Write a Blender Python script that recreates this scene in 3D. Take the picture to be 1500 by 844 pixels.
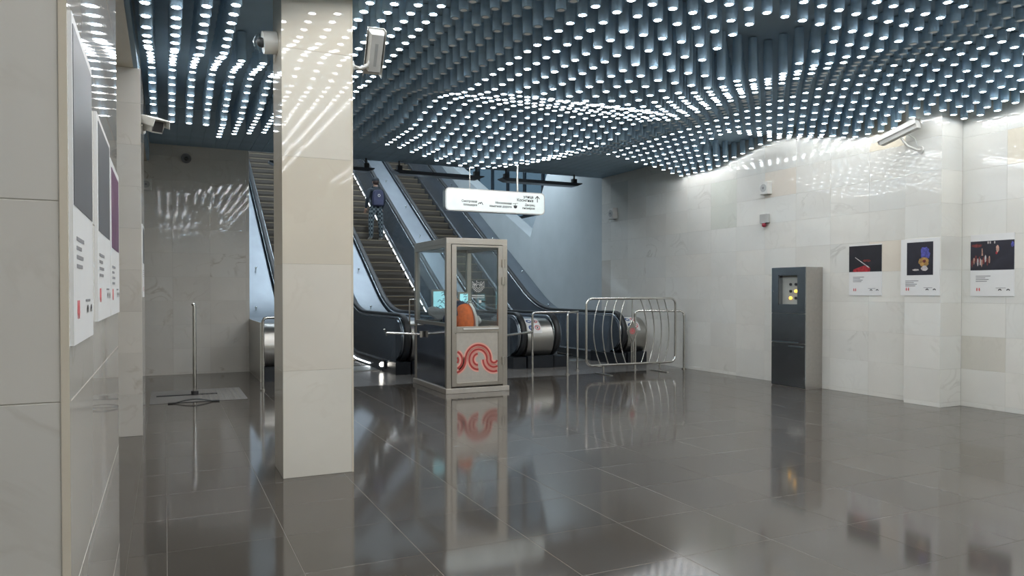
import bpy, bmesh, math, random
from mathutils import Vector, Matrix
R = math.radians
random.seed(7)
for o in list(bpy.data.objects): bpy.data.objects.remove(o)
SC = bpy.context.scene
COL = SC.collection
# ------------------------------------------------------------------ camera
cd = bpy.data.cameras.new('camera'); cam = bpy.data.objects.new('camera', cd); COL.objects.link(cam)
cam.location = (0, 0, 1.5); cam.rotation_euler = (R(90 - .8), 0, R(-25.38))
cd.sensor_width = 36; cd.lens = 1070 / 1500 * 36; cd.shift_y = 19.9 / 1500; cd.clip_end = 200; cd.clip_start = .05
SC.camera = cam
# ------------------------------------------------------------------ world, exposure
W = bpy.data.worlds.new('world'); SC.world = W; W.use_nodes = True
W.node_tree.nodes['Background'].inputs[0].default_value = (.40, .50, .58, 1)
W.node_tree.nodes['Background'].inputs[1].default_value = .8
SC.view_settings.view_transform = 'Standard'; SC.view_settings.look = 'None'
SC.view_settings.exposure = 0.5; SC.view_settings.gamma = 1; SC.view_settings.use_curve_mapping = False
SC.cycles.use_denoising = True; SC.cycles.max_bounces = 10; SC.cycles.diffuse_bounces = 5
SC.cycles.glossy_bounces = 5; SC.cycles.transparent_max_bounces = 12
SC.cycles.sample_clamp_indirect = 6; SC.cycles.caustics_reflective = False; SC.cycles.caustics_refractive = False
LENS_POWER = 26.0
# ------------------------------------------------------------------ materials
MATS = {}
def pm(name, col, rough=.5, metal=0.0, var=.08, scale=6, bump=0.0, emis=None, strength=0, stretch=None, spec=.5, aniso=0, coat=0):
    if name in MATS: return MATS[name]
    m = bpy.data.materials.new(name); m.use_nodes = True; nt = m.node_tree; N = nt.nodes; L = nt.links
    b = N['Principled BSDF']
    b.inputs['Roughness'].default_value = rough; b.inputs['Metallic'].default_value = metal
    b.inputs['Specular IOR Level'].default_value = spec; b.inputs['Anisotropic'].default_value = aniso
    b.inputs['Coat Weight'].default_value = coat; b.inputs['Coat Roughness'].default_value = .05
    tc = N.new('ShaderNodeTexCoord'); mp = N.new('ShaderNodeMapping'); L.new(tc.outputs['Object'], mp.inputs[0])
    if stretch: mp.inputs['Scale'].default_value = stretch
    nz = N.new('ShaderNodeTexNoise'); nz.inputs['Scale'].default_value = scale; nz.inputs['Detail'].default_value = 4
    L.new(mp.outputs[0], nz.inputs['Vector'])
    cr = N.new('ShaderNodeValToRGB')
    cr.color_ramp.elements[0].position = .3; cr.color_ramp.elements[1].position = .7
    cr.color_ramp.elements[0].color = tuple(c * (1 - var) for c in col) + (1,)
    cr.color_ramp.elements[1].color = tuple(min(1, c * (1 + var)) for c in col) + (1,)
    L.new(nz.outputs[0], cr.inputs[0]); L.new(cr.outputs[0], b.inputs['Base Color'])
    if bump:
        bp = N.new('ShaderNodeBump'); bp.inputs['Strength'].default_value = bump; bp.inputs['Distance'].default_value = .002
        L.new(nz.outputs[0], bp.inputs['Height']); L.new(bp.outputs[0], b.inputs['Normal'])
    if emis:
        b.inputs['Emission Color'].default_value = tuple(emis) + (1,); b.inputs['Emission Strength'].default_value = strength
    MATS[name] = m; return m
def marble(name, col, vein, amount=.5, rough=.035):
    m = bpy.data.materials.new(name); m.use_nodes = True; nt = m.node_tree; N = nt.nodes; L = nt.links
    b = N['Principled BSDF']; b.inputs['Roughness'].default_value = rough
    tc = N.new('ShaderNodeTexCoord'); oi = N.new('ShaderNodeObjectInfo')
    mu = N.new('ShaderNodeVectorMath'); mu.operation = 'SCALE'; mu.inputs[0].default_value = (37, 11, 23)
    L.new(oi.outputs['Random'], mu.inputs['Scale'])
    ad = N.new('ShaderNodeVectorMath'); L.new(tc.outputs['Object'], ad.inputs[0]); L.new(mu.outputs[0], ad.inputs[1])
    n1 = N.new('ShaderNodeTexNoise'); n1.inputs['Scale'].default_value = 1.6; n1.inputs['Detail'].default_value = 7
    n1.inputs['Distortion'].default_value = 1.6; L.new(ad.outputs[0], n1.inputs['Vector'])
    r1 = N.new('ShaderNodeValToRGB'); e = r1.color_ramp.elements
    e[0].position = .47; e[0].color = (0, 0, 0, 1); e[1].position = .5; e[1].color = (1, 1, 1, 1)
    e2 = r1.color_ramp.elements.new(.54); e2.color = (0, 0, 0, 1)
    L.new(n1.outputs[0], r1.inputs[0])
    n2 = N.new('ShaderNodeTexNoise'); n2.inputs['Scale'].default_value = 2.2; n2.inputs['Detail'].default_value = 3; L.new(ad.outputs[0], n2.inputs['Vector'])
    r2 = N.new('ShaderNodeValToRGB'); r2.color_ramp.elements[0].position = .45; r2.color_ramp.elements[1].position = .75
    L.new(n2.outputs[0], r2.inputs[0])
    mm = N.new('ShaderNodeMath'); mm.operation = 'MULTIPLY'; L.new(r1.outputs[0], mm.inputs[0]); L.new(r2.outputs[0], mm.inputs[1])
    m2 = N.new('ShaderNodeMath'); m2.operation = 'MULTIPLY'; L.new(mm.outputs[0], m2.inputs[0]); gt = N.new('ShaderNodeMath'); gt.operation = 'GREATER_THAN'; gt.inputs[1].default_value = .78; L.new(oi.outputs['Random'], gt.inputs[0])
    ga = N.new('ShaderNodeMath'); ga.operation = 'MULTIPLY_ADD'; ga.inputs[1].default_value = amount * .7; ga.inputs[2].default_value = amount * .3; L.new(gt.outputs[0], ga.inputs[0]); L.new(ga.outputs[0], m2.inputs[1])
    n3 = N.new('ShaderNodeTexNoise'); n3.inputs['Scale'].default_value = 1.1; n3.inputs['Detail'].default_value = 5; L.new(ad.outputs[0], n3.inputs['Vector'])
    c0 = N.new('ShaderNodeValToRGB'); c0.color_ramp.elements[0].position = .3; c0.color_ramp.elements[1].position = .7
    c0.color_ramp.elements[0].color = tuple(c * .93 for c in col) + (1,); c0.color_ramp.elements[1].color = tuple(min(1, c * 1.04) for c in col) + (1,)
    L.new(n3.outputs[0], c0.inputs[0])
    mx = N.new('ShaderNodeMix'); mx.data_type = 'RGBA'; L.new(m2.outputs[0], mx.inputs[0]); L.new(c0.outputs[0], mx.inputs[6]); mx.inputs[7].default_value = tuple(vein) + (1,)
    tn = N.new('ShaderNodeMix'); tn.data_type = 'RGBA'; tn.blend_type = 'MULTIPLY'; tn.inputs[0].default_value = 1
    L.new(mx.outputs[2], tn.inputs[6]); L.new(oi.outputs['Color'], tn.inputs[7]); L.new(tn.outputs[2], b.inputs['Base Color'])
    MATS[name] = m; return m
def glassy(name, tint, refl=(.9, .95, 1), fac=.0):
    m = bpy.data.materials.new(name); m.use_nodes = True; nt = m.node_tree; N = nt.nodes; L = nt.links
    for n in list(N): N.remove(n)
    out = N.new('ShaderNodeOutputMaterial'); mx = N.new('ShaderNodeMixShader')
    t = N.new('ShaderNodeBsdfTransparent'); t.inputs[0].default_value = tuple(tint) + (1,)
    g = N.new('ShaderNodeBsdfGlossy'); g.inputs['Roughness'].default_value = .02; g.inputs[0].default_value = tuple(refl) + (1,)
    lw = N.new('ShaderNodeLayerWeight'); lw.inputs[0].default_value = .5
    pw = N.new('ShaderNodeMath'); pw.operation = 'POWER'; pw.inputs[1].default_value = 5; L.new(lw.outputs['Facing'], pw.inputs[0])
    fr = N.new('ShaderNodeMath'); fr.operation = 'MULTIPLY_ADD'; fr.inputs[1].default_value = .8; fr.inputs[2].default_value = .035; L.new(pw.outputs[0], fr.inputs[0])
    nz = N.new('ShaderNodeTexNoise'); nz.inputs['Scale'].default_value = 3
    ma = N.new('ShaderNodeMath'); ma.operation = 'MULTIPLY_ADD'; ma.inputs[1].default_value = .03; ma.inputs[2].default_value = fac; L.new(nz.outputs[0], ma.inputs[0])
    ad = N.new('ShaderNodeMath'); L.new(fr.outputs[0], ad.inputs[0]); L.new(ma.outputs[0], ad.inputs[1])
    L.new(ad.outputs[0], mx.inputs[0]); L.new(t.outputs[0], mx.inputs[1]); L.new(g.outputs[0], mx.inputs[2]); L.new(mx.outputs[0], out.inputs[0])
    MATS[name] = m; return m
M_WHITE = marble('white_marble', (.68, .68, .64), (.36, .35, .31), .6)
M_CREAM = marble('cream_marble', (.66, .62, .53), (.40, .33, .24), .5)
M_GREY = marble('grey_marble', (.64, .62, .57), (.33, .28, .21), 1.0, .035)
M_FLOOR = marble('floor_granite', (.066, .059, .051), (.085, .075, .065), .3, .085)
M_JOINT = pm('joint_mortar', (.42, .40, .36), .8)
M_GROUT = pm('floor_grout', (.16, .15, .13), .5)
M_LANDING = pm('landing_granite', (.16, .155, .15), .22, var=.15, scale=60)
M_CEIL = pm('ceiling_blue_grey', (.36, .49, .60), .7, .0, scale=2, spec=.2)
M_TUBE = pm('tube_blue_grey', (.40, .55, .68), .85, .0, scale=3, spec=.08)
M_LENS = pm('lamp_lens_lit', (.9, .9, .9), .4, emis=(1, .99, .975), strength=LENS_POWER)
M_LENS0 = pm('lamp_lens_off', (.9, .93, .94), .3)
M_STEEL = pm('brushed_steel', (.46, .45, .42), .3, 1, .1, 40, .05, stretch=(1, 1, 14), aniso=.4)
M_BOOTH = pm('booth_steel', (.40, .37, .32), .36, .85, .06, 30, stretch=(8, 8, 1))
M_BOOTHP = pm('booth_panel_steel', (.50, .47, .42), .42, .6, .05, 20)
M_CHROME = pm('polished_steel', (.66, .65, .62), .13, 1, .04)
M_DECK = pm('deck_steel', (.27, .305, .34), .42, 1, .07, 3, .03, stretch=(1, .3, 1))
M_PANEL = pm('balustrade_blue_steel', (.17, .20, .235), .27, .7, .12, 3)
M_SKIRT = pm('skirt_dark_steel', (.07, .08, .09), .35, .6)
M_TRIM = pm('trim_steel', (.62, .66, .70), .25, 1, .05)
M_RUBBER = pm('black_rubber', (.018, .02, .022), .45)
M_PLINTH = pm('black_plinth', (.012, .015, .02), .3)
M_STEP = pm('step_brown', (.075, .065, .053), .5, .3, .2, 40, stretch=(20, 1, 1))
M_NOSE = pm('step_nosing', (.20, .165, .11), .45, .3)
M_LED = pm('led_strip', (.9, .95, 1), .4, emis=(.85, .93, 1), strength=5)
M_LED2 = pm('skirt_lamp_lens', (1, 1, 1), .4, emis=(1, .95, .85), strength=14)
M_PLASTER = pm('shaft_plaster', (.40, .45, .47), .75, var=.04, scale=2)
M_WELL = pm('lightwell_paint', (.60, .70, .76), .8, var=.04)
M_SHAFTROOF = pm('shaft_roof', (.30, .34, .38), .8)
M_SHAFTFILL = pm('shaft_fill_diffuser', (.9, .95, 1), .5, emis=(.80, .91, 1), strength=24)  # glow of the added fill lamps in the escalator shaft
M_GLASS = glassy('clear_glass', (.94, .965, .965), fac=-.012)
M_CURTAIN = glassy('blue_window_glass', (.55, .64, .69), (.8, .9, 1), .12)
M_FRAME = pm('dark_frame', (.05, .06, .07), .4, .5)
M_WPAINT = pm('white_housing', (.62, .62, .59), .4)
M_GREYP = pm('grey_plastic', (.40, .41, .40), .5)
M_DARKP = pm('dark_plastic', (.03, .03, .033), .4)
M_PAPER = pm('poster_board', (.68, .69, .69), .45, var=.02)
M_INK = pm('ink_black', (.03, .03, .035), .6)
M_INKG = pm('ink_grey', (.22, .22, .23), .6)
M_RED = pm('print_dark_red', (.36, .035, .03), .5)
M_SALMON = pm('print_salmon', (.76, .38, .31), .5)
M_PRED = pm('print_red', (.58, .12, .13), .5)
M_PBLUE = pm('print_blue', (.05, .09, .22), .5)
M_ORANGE = pm('vest_orange', (.90, .17, .02), .7, var=.15, scale=20, emis=None)
M_REFLEX = pm('reflective_tape', (.80, .80, .76), .4)
M_NAVY = pm('navy_cloth', (.025, .035, .08), .85)
M_SKIN = pm('skin', (.45, .27, .19), .55)
M_HAIR = pm('dark_hair', (.02, .016, .013), .6, scale=60)
M_SIGN = pm('sign_face', (.5, .54, .53), .5, emis=(.88, 1, .97), strength=.30, spec=.2)
M_AMBER = pm('amber_indicator', (1, .6, .1), .4, emis=(1, .50, .05), strength=2.6)
M_SCREEN = pm('screen_pale_blue', (.1, .2, .22), .3, emis=(.35, .78, .85), strength=.75)
# ------------------------------------------------------------------ mesh helpers
class MB:
    def __init__(s): s.v = []; s.f = []; s.mi = []; s.m = 0; s.sm = []
    def add(s, vs, fs, smooth=False):
        o = len(s.v); s.v += [tuple(v) for v in vs]
        for f in fs: s.f.append([i + o for i in f]); s.mi.append(s.m); s.sm.append(smooth)
        return s
    def box(s, x0, x1, y0, y1, z0, z1):
        return s.add([(x0, y0, z0), (x1, y0, z0), (x1, y1, z0), (x0, y1, z0), (x0, y0, z1), (x1, y0, z1), (x1, y1, z1), (x0, y1, z1)],
                     [(3, 2, 1, 0), (4, 5, 6, 7), (0, 1, 5, 4), (1, 2, 6, 5), (2, 3, 7, 6), (3, 0, 4, 7)])
    def prism(s, pts, axis, a, b):
        """extrude a 2D polygon along an axis: axis x -> pts (y,z); y -> (x,z); z -> (x,y)"""
        def P(p, t): return {'x': (t, p[0], p[1]), 'y': (p[0], t, p[1]), 'z': (p[0], p[1], t)}[axis]
        n = len(pts)
        return s.add([P(p, a) for p in pts] + [P(p, b) for p in pts],
                     [tuple(range(n))[::-1], tuple(range(n, 2 * n))] + [(i, (i + 1) % n, n + (i + 1) % n, n + i) for i in range(n)])
    def tube(s, path, r, n=10, closed=False):
        path = [Vector(p) for p in path]; rings = []; up = None
        for i, p in enumerate(path):
            a = path[i - 1] if (i > 0 or closed) else p; c = path[(i + 1) % len(path)] if (i < len(path) - 1 or closed) else p
            d = (c - a).normalized()
            if up is None: up = d.orthogonal().normalized()
            up = (up - d * up.dot(d)).normalized(); w = d.cross(up)
            rr = r[i] if isinstance(r, (list, tuple)) else r
            rings.append([p + (up * math.cos(2 * math.pi * k / n) + w * math.sin(2 * math.pi * k / n)) * rr for k in range(n)])
        vs = [v for q in rings for v in q]; fs = []; m = len(rings)
        for i in range(m if closed else m - 1):
            j = (i + 1) % m
            for k in range(n): fs.append((i * n + k, i * n + (k + 1) % n, j * n + (k + 1) % n, j * n + k))
        s.add(vs, fs, True)
        if not closed: s.add(rings[0], [tuple(range(n))[::-1]]); s.add(rings[-1], [tuple(range(n))])
        return s
    def cyl(s, a, b, r, n=16, r2=None): return s.tube([a, b], [r, r if r2 is None else r2], n)
    def sweep(s, prof, stations, smooth=False):
        """prof: closed polygon [(x,h)], stations: list of (Y, zfun(h)->z)"""
        n = len(prof); vs = []
        for (y, zf) in stations: vs += [(x, y, zf(h, y)) for x, h in prof]
        m = len(stations); fs = []
        for i in range(m - 1):
            for k in range(n): fs.append((i * n + k, i * n + (k + 1) % n, (i + 1) * n + (k + 1) % n, (i + 1) * n + k))
        fs += [tuple(range(n))[::-1], tuple(range((m - 1) * n, m * n))]
        return s.add(vs, fs, smooth)
    def ball(s, c, r, sc=(1, 1, 1), n=12, h=1.0):
        vs = []; fs = []; m = n // 2
        for i in range(m + 1):
            t = math.pi * i / m
            for k in range(n):
                a = 2 * math.pi * k / n
                vs.append((c[0] + r * sc[0] * math.sin(t) * math.cos(a), c[1] + r * sc[1] * math.sin(t) * math.sin(a), c[2] + r * sc[2] * math.cos(t)))
        for i in range(m):
            for k in range(n): fs.append((i * n + k, i * n + (k + 1) % n, (i + 1) * n + (k + 1) % n, (i + 1) * n + k))
        return s.add(vs, fs, True)
    def mesh(s, name, mats):
        me = bpy.data.meshes.new(name); me.from_pydata(s.v, [], s.f)
        for m in (mats if isinstance(mats, (list, tuple)) else [mats]): me.materials.append(m)
        me.polygons.foreach_set('material_index', s.mi); me.polygons.foreach_set('use_smooth', s.sm)
        bm = bmesh.new(); bm.from_mesh(me); bmesh.ops.recalc_face_normals(bm, faces=bm.faces[:]); bm.to_mesh(me); bm.free()
        return me
    def obj(s, name, mats, parent=None, bevel=0):
        o = bpy.data.objects.new(name, s.mesh(name, mats)); COL.objects.link(o)
        if parent: o.parent = parent
        if bevel:
            b = o.modifiers.new('bevel', 'BEVEL'); b.width = bevel; b.segments = 2; b.limit_method = 'ANGLE'
        return o
def tag(o, label=None, cat=None, group=None, kind=None):
    for k, v in (('label', label), ('category', cat), ('group', group), ('kind', kind)):
        if v: o[k] = v
    return o
def thing(name, loc, label, cat, rz=0, group=None):
    o = bpy.data.objects.new(name, None); COL.objects.link(o); o.location = loc; o.rotation_euler = (0, 0, rz); o.empty_display_size = .1
    return tag(o, label, cat, group)
def structure(name, mb, m, **k): return tag(mb.obj(name, m, **k), kind='structure')
def text(parent, name, s, size, loc, rot, m, align='RIGHT', ext=.001):
    c = bpy.data.curves.new('lettering', 'FONT'); c.body = s; c.size = size; c.align_x = align; c.extrude = ext; c.resolution_u = 2; c.offset = size * .022
    t = bpy.data.objects.new('tmp', c); COL.objects.link(t); bpy.context.view_layer.update()
    me = bpy.data.meshes.new_from_object(t.evaluated_get(bpy.context.evaluated_depsgraph_get()))
    bpy.data.objects.remove(t); me.materials.clear(); me.materials.append(m)
    o = bpy.data.objects.new(name, me); COL.objects.link(o); o.parent = parent; o.location = loc; o.rotation_euler = rot
    return o
def skin(name, pts, edges, m, parent, sub=2, root=0):
    me = bpy.data.meshes.new(name); me.from_pydata([p[:3] for p in pts], edges, [])
    o = bpy.data.objects.new(name, me); COL.objects.link(o)
    o.modifiers.new('skin', 'SKIN').use_smooth_shade = True
    for i, p in enumerate(pts):
        sv = me.skin_vertices[0].data[i]; r = p[3]; sv.radius = (r, p[4] if len(p) > 4 else r); sv.use_root = (i == root)
    sd = o.modifiers.new('sub', 'SUBSURF'); sd.levels = sub; sd.render_levels = sub
    bpy.context.view_layer.update()
    nm = bpy.data.meshes.new_from_object(o.evaluated_get(bpy.context.evaluated_depsgraph_get()))
    o.modifiers.clear(); o.data = nm; nm.materials.clear()
    for q in (m if isinstance(m, list) else [m]): nm.materials.append(q)
    nm.polygons.foreach_set('use_smooth', [True] * len(nm.polygons))
    o.parent = parent
    return o
# ------------------------------------------------------------------ slabs on walls
SLAB = {}
def slab_mesh(w, h, t, m, name='slab', c=.0015, g=.0008):
    key = (round(w, 3), round(h, 3), t, m.name)
    if key in SLAB: return SLAB[key]
    x = w / 2 - g; z0 = g; z1 = h - g; mb = MB()
    mb.add([(-x, t, z0), (x, t, z0), (x, t, z1), (-x, t, z1), (-x, c, z0), (x, c, z0), (x, c, z1), (-x, c, z1),
            (-x + c, 0, z0 + c), (x - c, 0, z0 + c), (x - c, 0, z1 - c), (-x + c, 0, z1 - c)],
           [(3, 2, 1, 0)[::-1], (0, 1, 5, 4), (1, 2, 6, 5), (2, 3, 7, 6), (3, 0, 4, 7), (4, 5, 9, 8), (5, 6, 10, 9), (6, 7, 11, 10), (7, 4, 8, 11), (8, 9, 10, 11)])
    SLAB[key] = mb.mesh(name, m); return SLAB[key]
def slab_wall(parent, normal, plane, u0, u1, z0, z1, du, dz, m, t=.025, off=0.0, stag=0, tints=None, special=None, zoff=0):
    """clad a vertical plane with separate stone slabs; local -y is the outward side"""
    rz = {'-y': 0, '+x': R(90), '-x': R(-90), '+y': R(180)}[normal]
    z = z0; row = 0
    zs = [z0] + [a for a in [zoff + dz * k for k in range(-1, 40)] if z0 + .03 < a < z1 - .03] + [z1]
    for za, zb in zip(zs, zs[1:]):
        o_ = off + (stag if row % 2 else 0); row += 1
        us = [u0] + sorted(a for a in [u0 + o_ + du * k for k in range(-1, 60)] if u0 + .04 < a < u1 - .04) + [u1]
        for ua, ub in zip(us, us[1:]):
            o = bpy.data.objects.new('slab', slab_mesh(ub - ua, zb - za, t, m)); COL.objects.link(o); o.parent = parent
            uc = (ua + ub) / 2
            o.location = {'y': (uc, plane, za), 'x': (plane, uc, za)}[normal[1]]; o.rotation_euler = (0, 0, rz)
            k = random.uniform(.965, 1.025); w = random.uniform(-.010, .010)
            o.color = (k * (1 + w), k, k * (1 - w), 1)
            if special:
                for (sa, sb, c) in special:
                    if ua - .02 <= sa <= ub + .02 and za <= sb <= zb: o.color = c + (1,)
# ------------------------------------------------------------------ the hall
CZ = 4.13; XR = 9.15; YB = 14.43; XN = 9.42; XP = 9.0
fl = structure('floor', MB().box(-3.4, 9.8, -4.2, 15.2, -.2, -.0012), M_GROUT)
def tile_obj(x0, x1, y0, y1):
    o = bpy.data.objects.new('tile', slab_mesh(x1 - x0, y1 - y0, .012, M_FLOOR, 'tile', .001, .0016)); COL.objects.link(o); o.parent = fl
    o.rotation_euler = (R(-90), 0, 0); o.location = ((x0 + x1) / 2, y0, 0)
    k = random.uniform(.9, 1.1); o.color = (k, k, k, 1)
P_ = .66; cnt = 0
for i in range(-1, 15):
    for j in range(4, 17):
        x0 = P_ * i; y0 = P_ * j; x1 = x0 + P_; y1 = y0 + P_
        if i == -1: x0 = -.2
        if i == 14: x1 = 9.42
        if j == 16: y1 = 11.42
        tile_obj(x0, x1, y0, y1)
sm_ = MB().box(-3.4, -.2, -4.2, 11.42, -.012, 0).box(-.2, 9.42, -4.2, P_ * 4, -.012, 0).box(-3.4, 2.3, 11.42, YB, -.012, 0)
o = sm_.obj('floor_slab', M_FLOOR, fl)
for i in range(9):                                                  # paler granite strip in front of the escalators
    o = bpy.data.objects.new('landing_slab', slab_mesh(.76, YB - 11.42, .012, M_LANDING, 'landing_slab')); COL.objects.link(o)
    o.parent = fl; o.rotation_euler = (R(-90), 0, 0); o.location = (2.68 + .76 * i, 11.42, 0); o.color = (1, 1, 1, 1)

ce = structure('ceiling', MB().box(-.24, 9.7, -4.2, YB, CZ, CZ + .3), M_CEIL)
for i in range(46):                                                 # ribbed metal panels of the rear ceiling
    me = SLAB.setdefault('rib', MB().box(-.1, .1, 0, YB - 11.5, -.012, 0).mesh('ceiling_panel', M_CEIL))
    o = bpy.data.objects.new('ceiling_panel', me); COL.objects.link(o); o.parent = ce; o.location = (-.12 + .207 * i, 11.5, CZ)
structure('ceiling_left', MB().box(-3.4, -.24, -4.2, 15, 3.95, 4.2), M_PLASTER)

wr = structure('wall_right', MB().box(XR + .002, XR + .5, 6.4, YB, -.1, 4.5).box(XN + .002, XN + .5, -4.2, 6.4, -.1, 4.5), M_JOINT)
PINK = (1.0, .93, .87)
slab_wall(wr, '-x', XR, 6.63, YB, 0, CZ, .675, .43, M_WHITE, zoff=.06,
          special=[(9.1, 3.2, PINK), (6.9, 3.55, (1.0, .92, .8)), (10.2, 3.2, (.9, .93, .9)), (10.2, 2.8, (.9, .93, .9)), (7.0, 1.9, (1, .93, .86)),
                   (14.2, 1.5, (.78, .76, .74)), (14.2, 1.9, (.8, .78, .76)), (13.6, 3.5, (.85, .86, .86))])
slab_wall(wr, '-x', XN, -4.2, 6.12, 0, CZ, .78, .43, M_WHITE, off=.4, zoff=.06, special=[(5.7, .7, (.86, .84, .8)), (5.3, 3.3, (1, .94, .84))])
pl = structure('pilaster', MB().box(XP + .002, XN + .1, 6.122, 6.628, 0, CZ), M_JOINT)
slab_wall(pl, '-x', XP, 6.12, 6.63, 0, CZ, .52, .43, M_WHITE, zoff=.06)
slab_wall(pl, '-y', 6.12, XP, XN, 0, CZ, .5, .43, M_WHITE, zoff=.06)
slab_wall(pl, '+y', 6.63, XP, XR, 0, CZ, .5, .43, M_WHITE, zoff=.06)
wb = structure('wall_back', MB().box(-3.4, 1.40, YB + .002, YB + .3, -.1, 4.5), M_JOINT)
slab_wall(wb, '-y', YB, -2.0, 1.42, 0, CZ, .62, .43, M_GREY, zoff=.04, off=.26)
wl = structure('wall_left', MB().box(-3.4, -3.1, -4.2, YB, -.1, 4.2), M_JOINT)
slab_wall(wl, '+x', -3.075, -4, YB, 0, 3.95, 2.4, 1.3, M_GREY)
wf = structure('wall_front', MB().box(-3.4, 9.8, -4.4, -4.1, -.1, 4.3), M_JOINT)
slab_wall(wf, '+y', -4.07, -3, XN, 0, CZ, 2.4, 1.3, M_WHITE)
# pillars
M_EDGE = marble('edge_marble', (.66, .60, .49), (.5, .38, .2), .5)
p1 = structure('pillar', MB().box(-1.8, -.202, 1.952, 3.848, 0, CZ), M_JOINT)
slab_wall(p1, '-y', 1.95, -1.8, -.218, 0, CZ, 1.1, .46, M_GREY, zoff=-.134, off=.75)
slab_wall(p1, '+x', -.2, 1.95, 3.85, 0, CZ, 1.9, .46, M_GREY, zoff=-.134)
slab_wall(p1, '+y', 3.85, -1.8, -.2, 0, CZ, 1.6, .46, M_GREY, zoff=-.134)
MB().box(-.217, -.2, 1.946, 1.975, 0, CZ).obj('edge_strip', M_EDGE, p1)
p2 = structure('pillar', MB().box(-1.1, -.222, 8.492, 9.598, 0, 3.80), M_JOINT)
slab_wall(p2, '-y', 8.49, -1.1, -.22, 0, 3.80, .9, .43, M_GREY, zoff=0)
slab_wall(p2, '+x', -.22, 8.49, 9.6, 0, 3.80, 1.2, .43, M_GREY, zoff=0)
bm_ = structure('beam', MB().box(-1.1, -.285, 3.85, 8.49, 3.80, CZ).box(-1.1, -.285, 8.49, YB, 3.80, CZ), M_CREAM)
MB().box(-.285, -.245, 3.85, YB, 3.81, CZ).obj('fascia', M_CEIL, bm_)
CX0, CX1, CY0, CY1 = .842, 1.406, 6.04, 6.53
co = structure('column', MB().box(CX0 + .002, CX1 - .002, CY0 + .002, CY1 - .002, 0, CZ), M_JOINT)
for nrm, plane, a, b in (('-y', CY0, CX0, CX1), ('+y', CY1, CX0, CX1), ('-x', CX0, CY0, CY1), ('+x', CX1, CY0, CY1)):
    slab_wall(co, nrm, plane, a, b, 0, CZ, .7, .86, M_CREAM, special=[(a + .2, .3, (1.06, 1.09, 1.14)), (a + .2, 1.2, (1.05, 1.06, 1.09)), (a + .2, 2.0, (1.02, 1.0, .97)), (a + .2, 2.9, (1.04, 1.05, 1.07)), (a + .2, 3.9, (1.04, 1.03, 1.02))])
MB().box(CX1 - .012, CX1 + .002, CY0 - .003, CY0 + .02, 0, CZ).obj('edge_strip', M_EDGE, co)
# ------------------------------------------------------------------ ceiling lamps
S_ = .2085
DROP = [4.395, 4.38, 4.345, 4.31, 4.25, 4.215, 4.185, 4.115, 4.06, 3.98, 3.93, 3.90, 3.88]
def Pn(n):
    d = abs(((n - 42.5 + 12) % 24) - 12); i = int(d); t = d - i
    return DROP[min(i + 1, 12)] if t > .4 else DROP[min(i, 12)]
QL = {-1: 3.88, 0: 3.92, 1: 3.98, 2: 4.03, 3: 4.08, 4: 4.15, 5: 4.185, 6: 4.22, 7: 4.25, 8: 4.28, 9: 4.31, 10: 4.34, 11: 4.34, 12: 4.31, 13: 4.28, 14: 4.21,
      15: 4.20, 16: 4.165, 17: 4.10, 18: 4.045, 19: 3.98, 20: 3.95, 21: 3.92, 22: 3.90, 23: 3.90, 24: 3.93, 25: 3.97, 26: 4.02, 27: 4.06, 28: 4.12,
      29: 4.18, 30: 4.22, 31: 4.255, 32: 4.315, 33: 4.35, 34: 4.39, 35: 4.41, 36: 4.38, 37: 4.35, 38: 4.30, 39: 4.27, 40: 4.23, 41: 4.18, 42: 4.12, 43: 4.08, 44: 4.05}
def lamp_z(m, n): return 1.5 + (max(Pn(n), QL[m]) - 1.5) * S_ / .24
lamps = []
for m in range(-1, 45):
    for n in range(-18, 55):
        X = (.41 + m) * S_; Y = (.79 + n) * S_
        if X > (9.34 if Y < 6.04 else (8.92 if Y < 6.71 else 9.07)): continue
        if CX0 - .08 < X < CX1 + .08 and CY0 - .08 < Y < CY1 + .08: continue
        if m <= 2 and n > 50: continue
        if (23 <= m <= 26 and 23 <= n <= 26) or (39 <= m <= 42 and 43 <= n <= 46) or (3 <= m <= 4 and 27 <= n <= 36): continue   # recesses without lamps
        lamps.append((X, Y, lamp_z(m, n), not (11 <= m <= 14 or 31 <= m <= 34)))
def in_view(L):
    X, Y, Z = L[:3]; a = R(25.38); d = X * math.sin(a) + Y * math.cos(a); u = X * math.cos(a) - Y * math.sin(a)
    if d < 1 or abs(u / d) > .71 or (Z - 1.5) / d > .408: return None
    if u / d < -.51: return None
    cx = .842 / 6.04
    if Y > 6.5 and cx - .005 < X / Y and X / Y < 1.406 / 6.04: return None   # behind the column
    return d
vis = sorted([l for l in lamps if in_view(l)], key=in_view)
near = vis[:300]; nearset = set(near)
def lamp_tube(mb, x, y, z, top, n=10, r=.045):
    vs = [(x + r * math.cos(2 * math.pi * k / n), y + r * math.sin(2 * math.pi * k / n), zz) for zz in (z, top) for k in range(n)]
    mb.add(vs, [(k, (k + 1) % n, n + (k + 1) % n, n + k) for k in range(n)], True); mb.add(vs[:n], [tuple(range(n))[::-1]])
def lamp_lens(mb, x, y, z, n=8, r=.031):
    vs = [(x + r * math.cos(2 * math.pi * (k + .5) / n), y + r * math.sin(2 * math.pi * (k + .5) / n), z - .002) for k in range(n)] + [(x, y, z - .003)]
    mb.add(vs, [(n, (k + 1) % n, k) for k in range(n)], True)
def no_recalc(mb, name, mats):
    me = bpy.data.meshes.new(name); me.from_pydata(mb.v, [], mb.f)
    for m in mats: me.materials.append(m)
    me.polygons.foreach_set('material_index', mb.mi); me.polygons.foreach_set('use_smooth', mb.sm); return me
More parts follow.
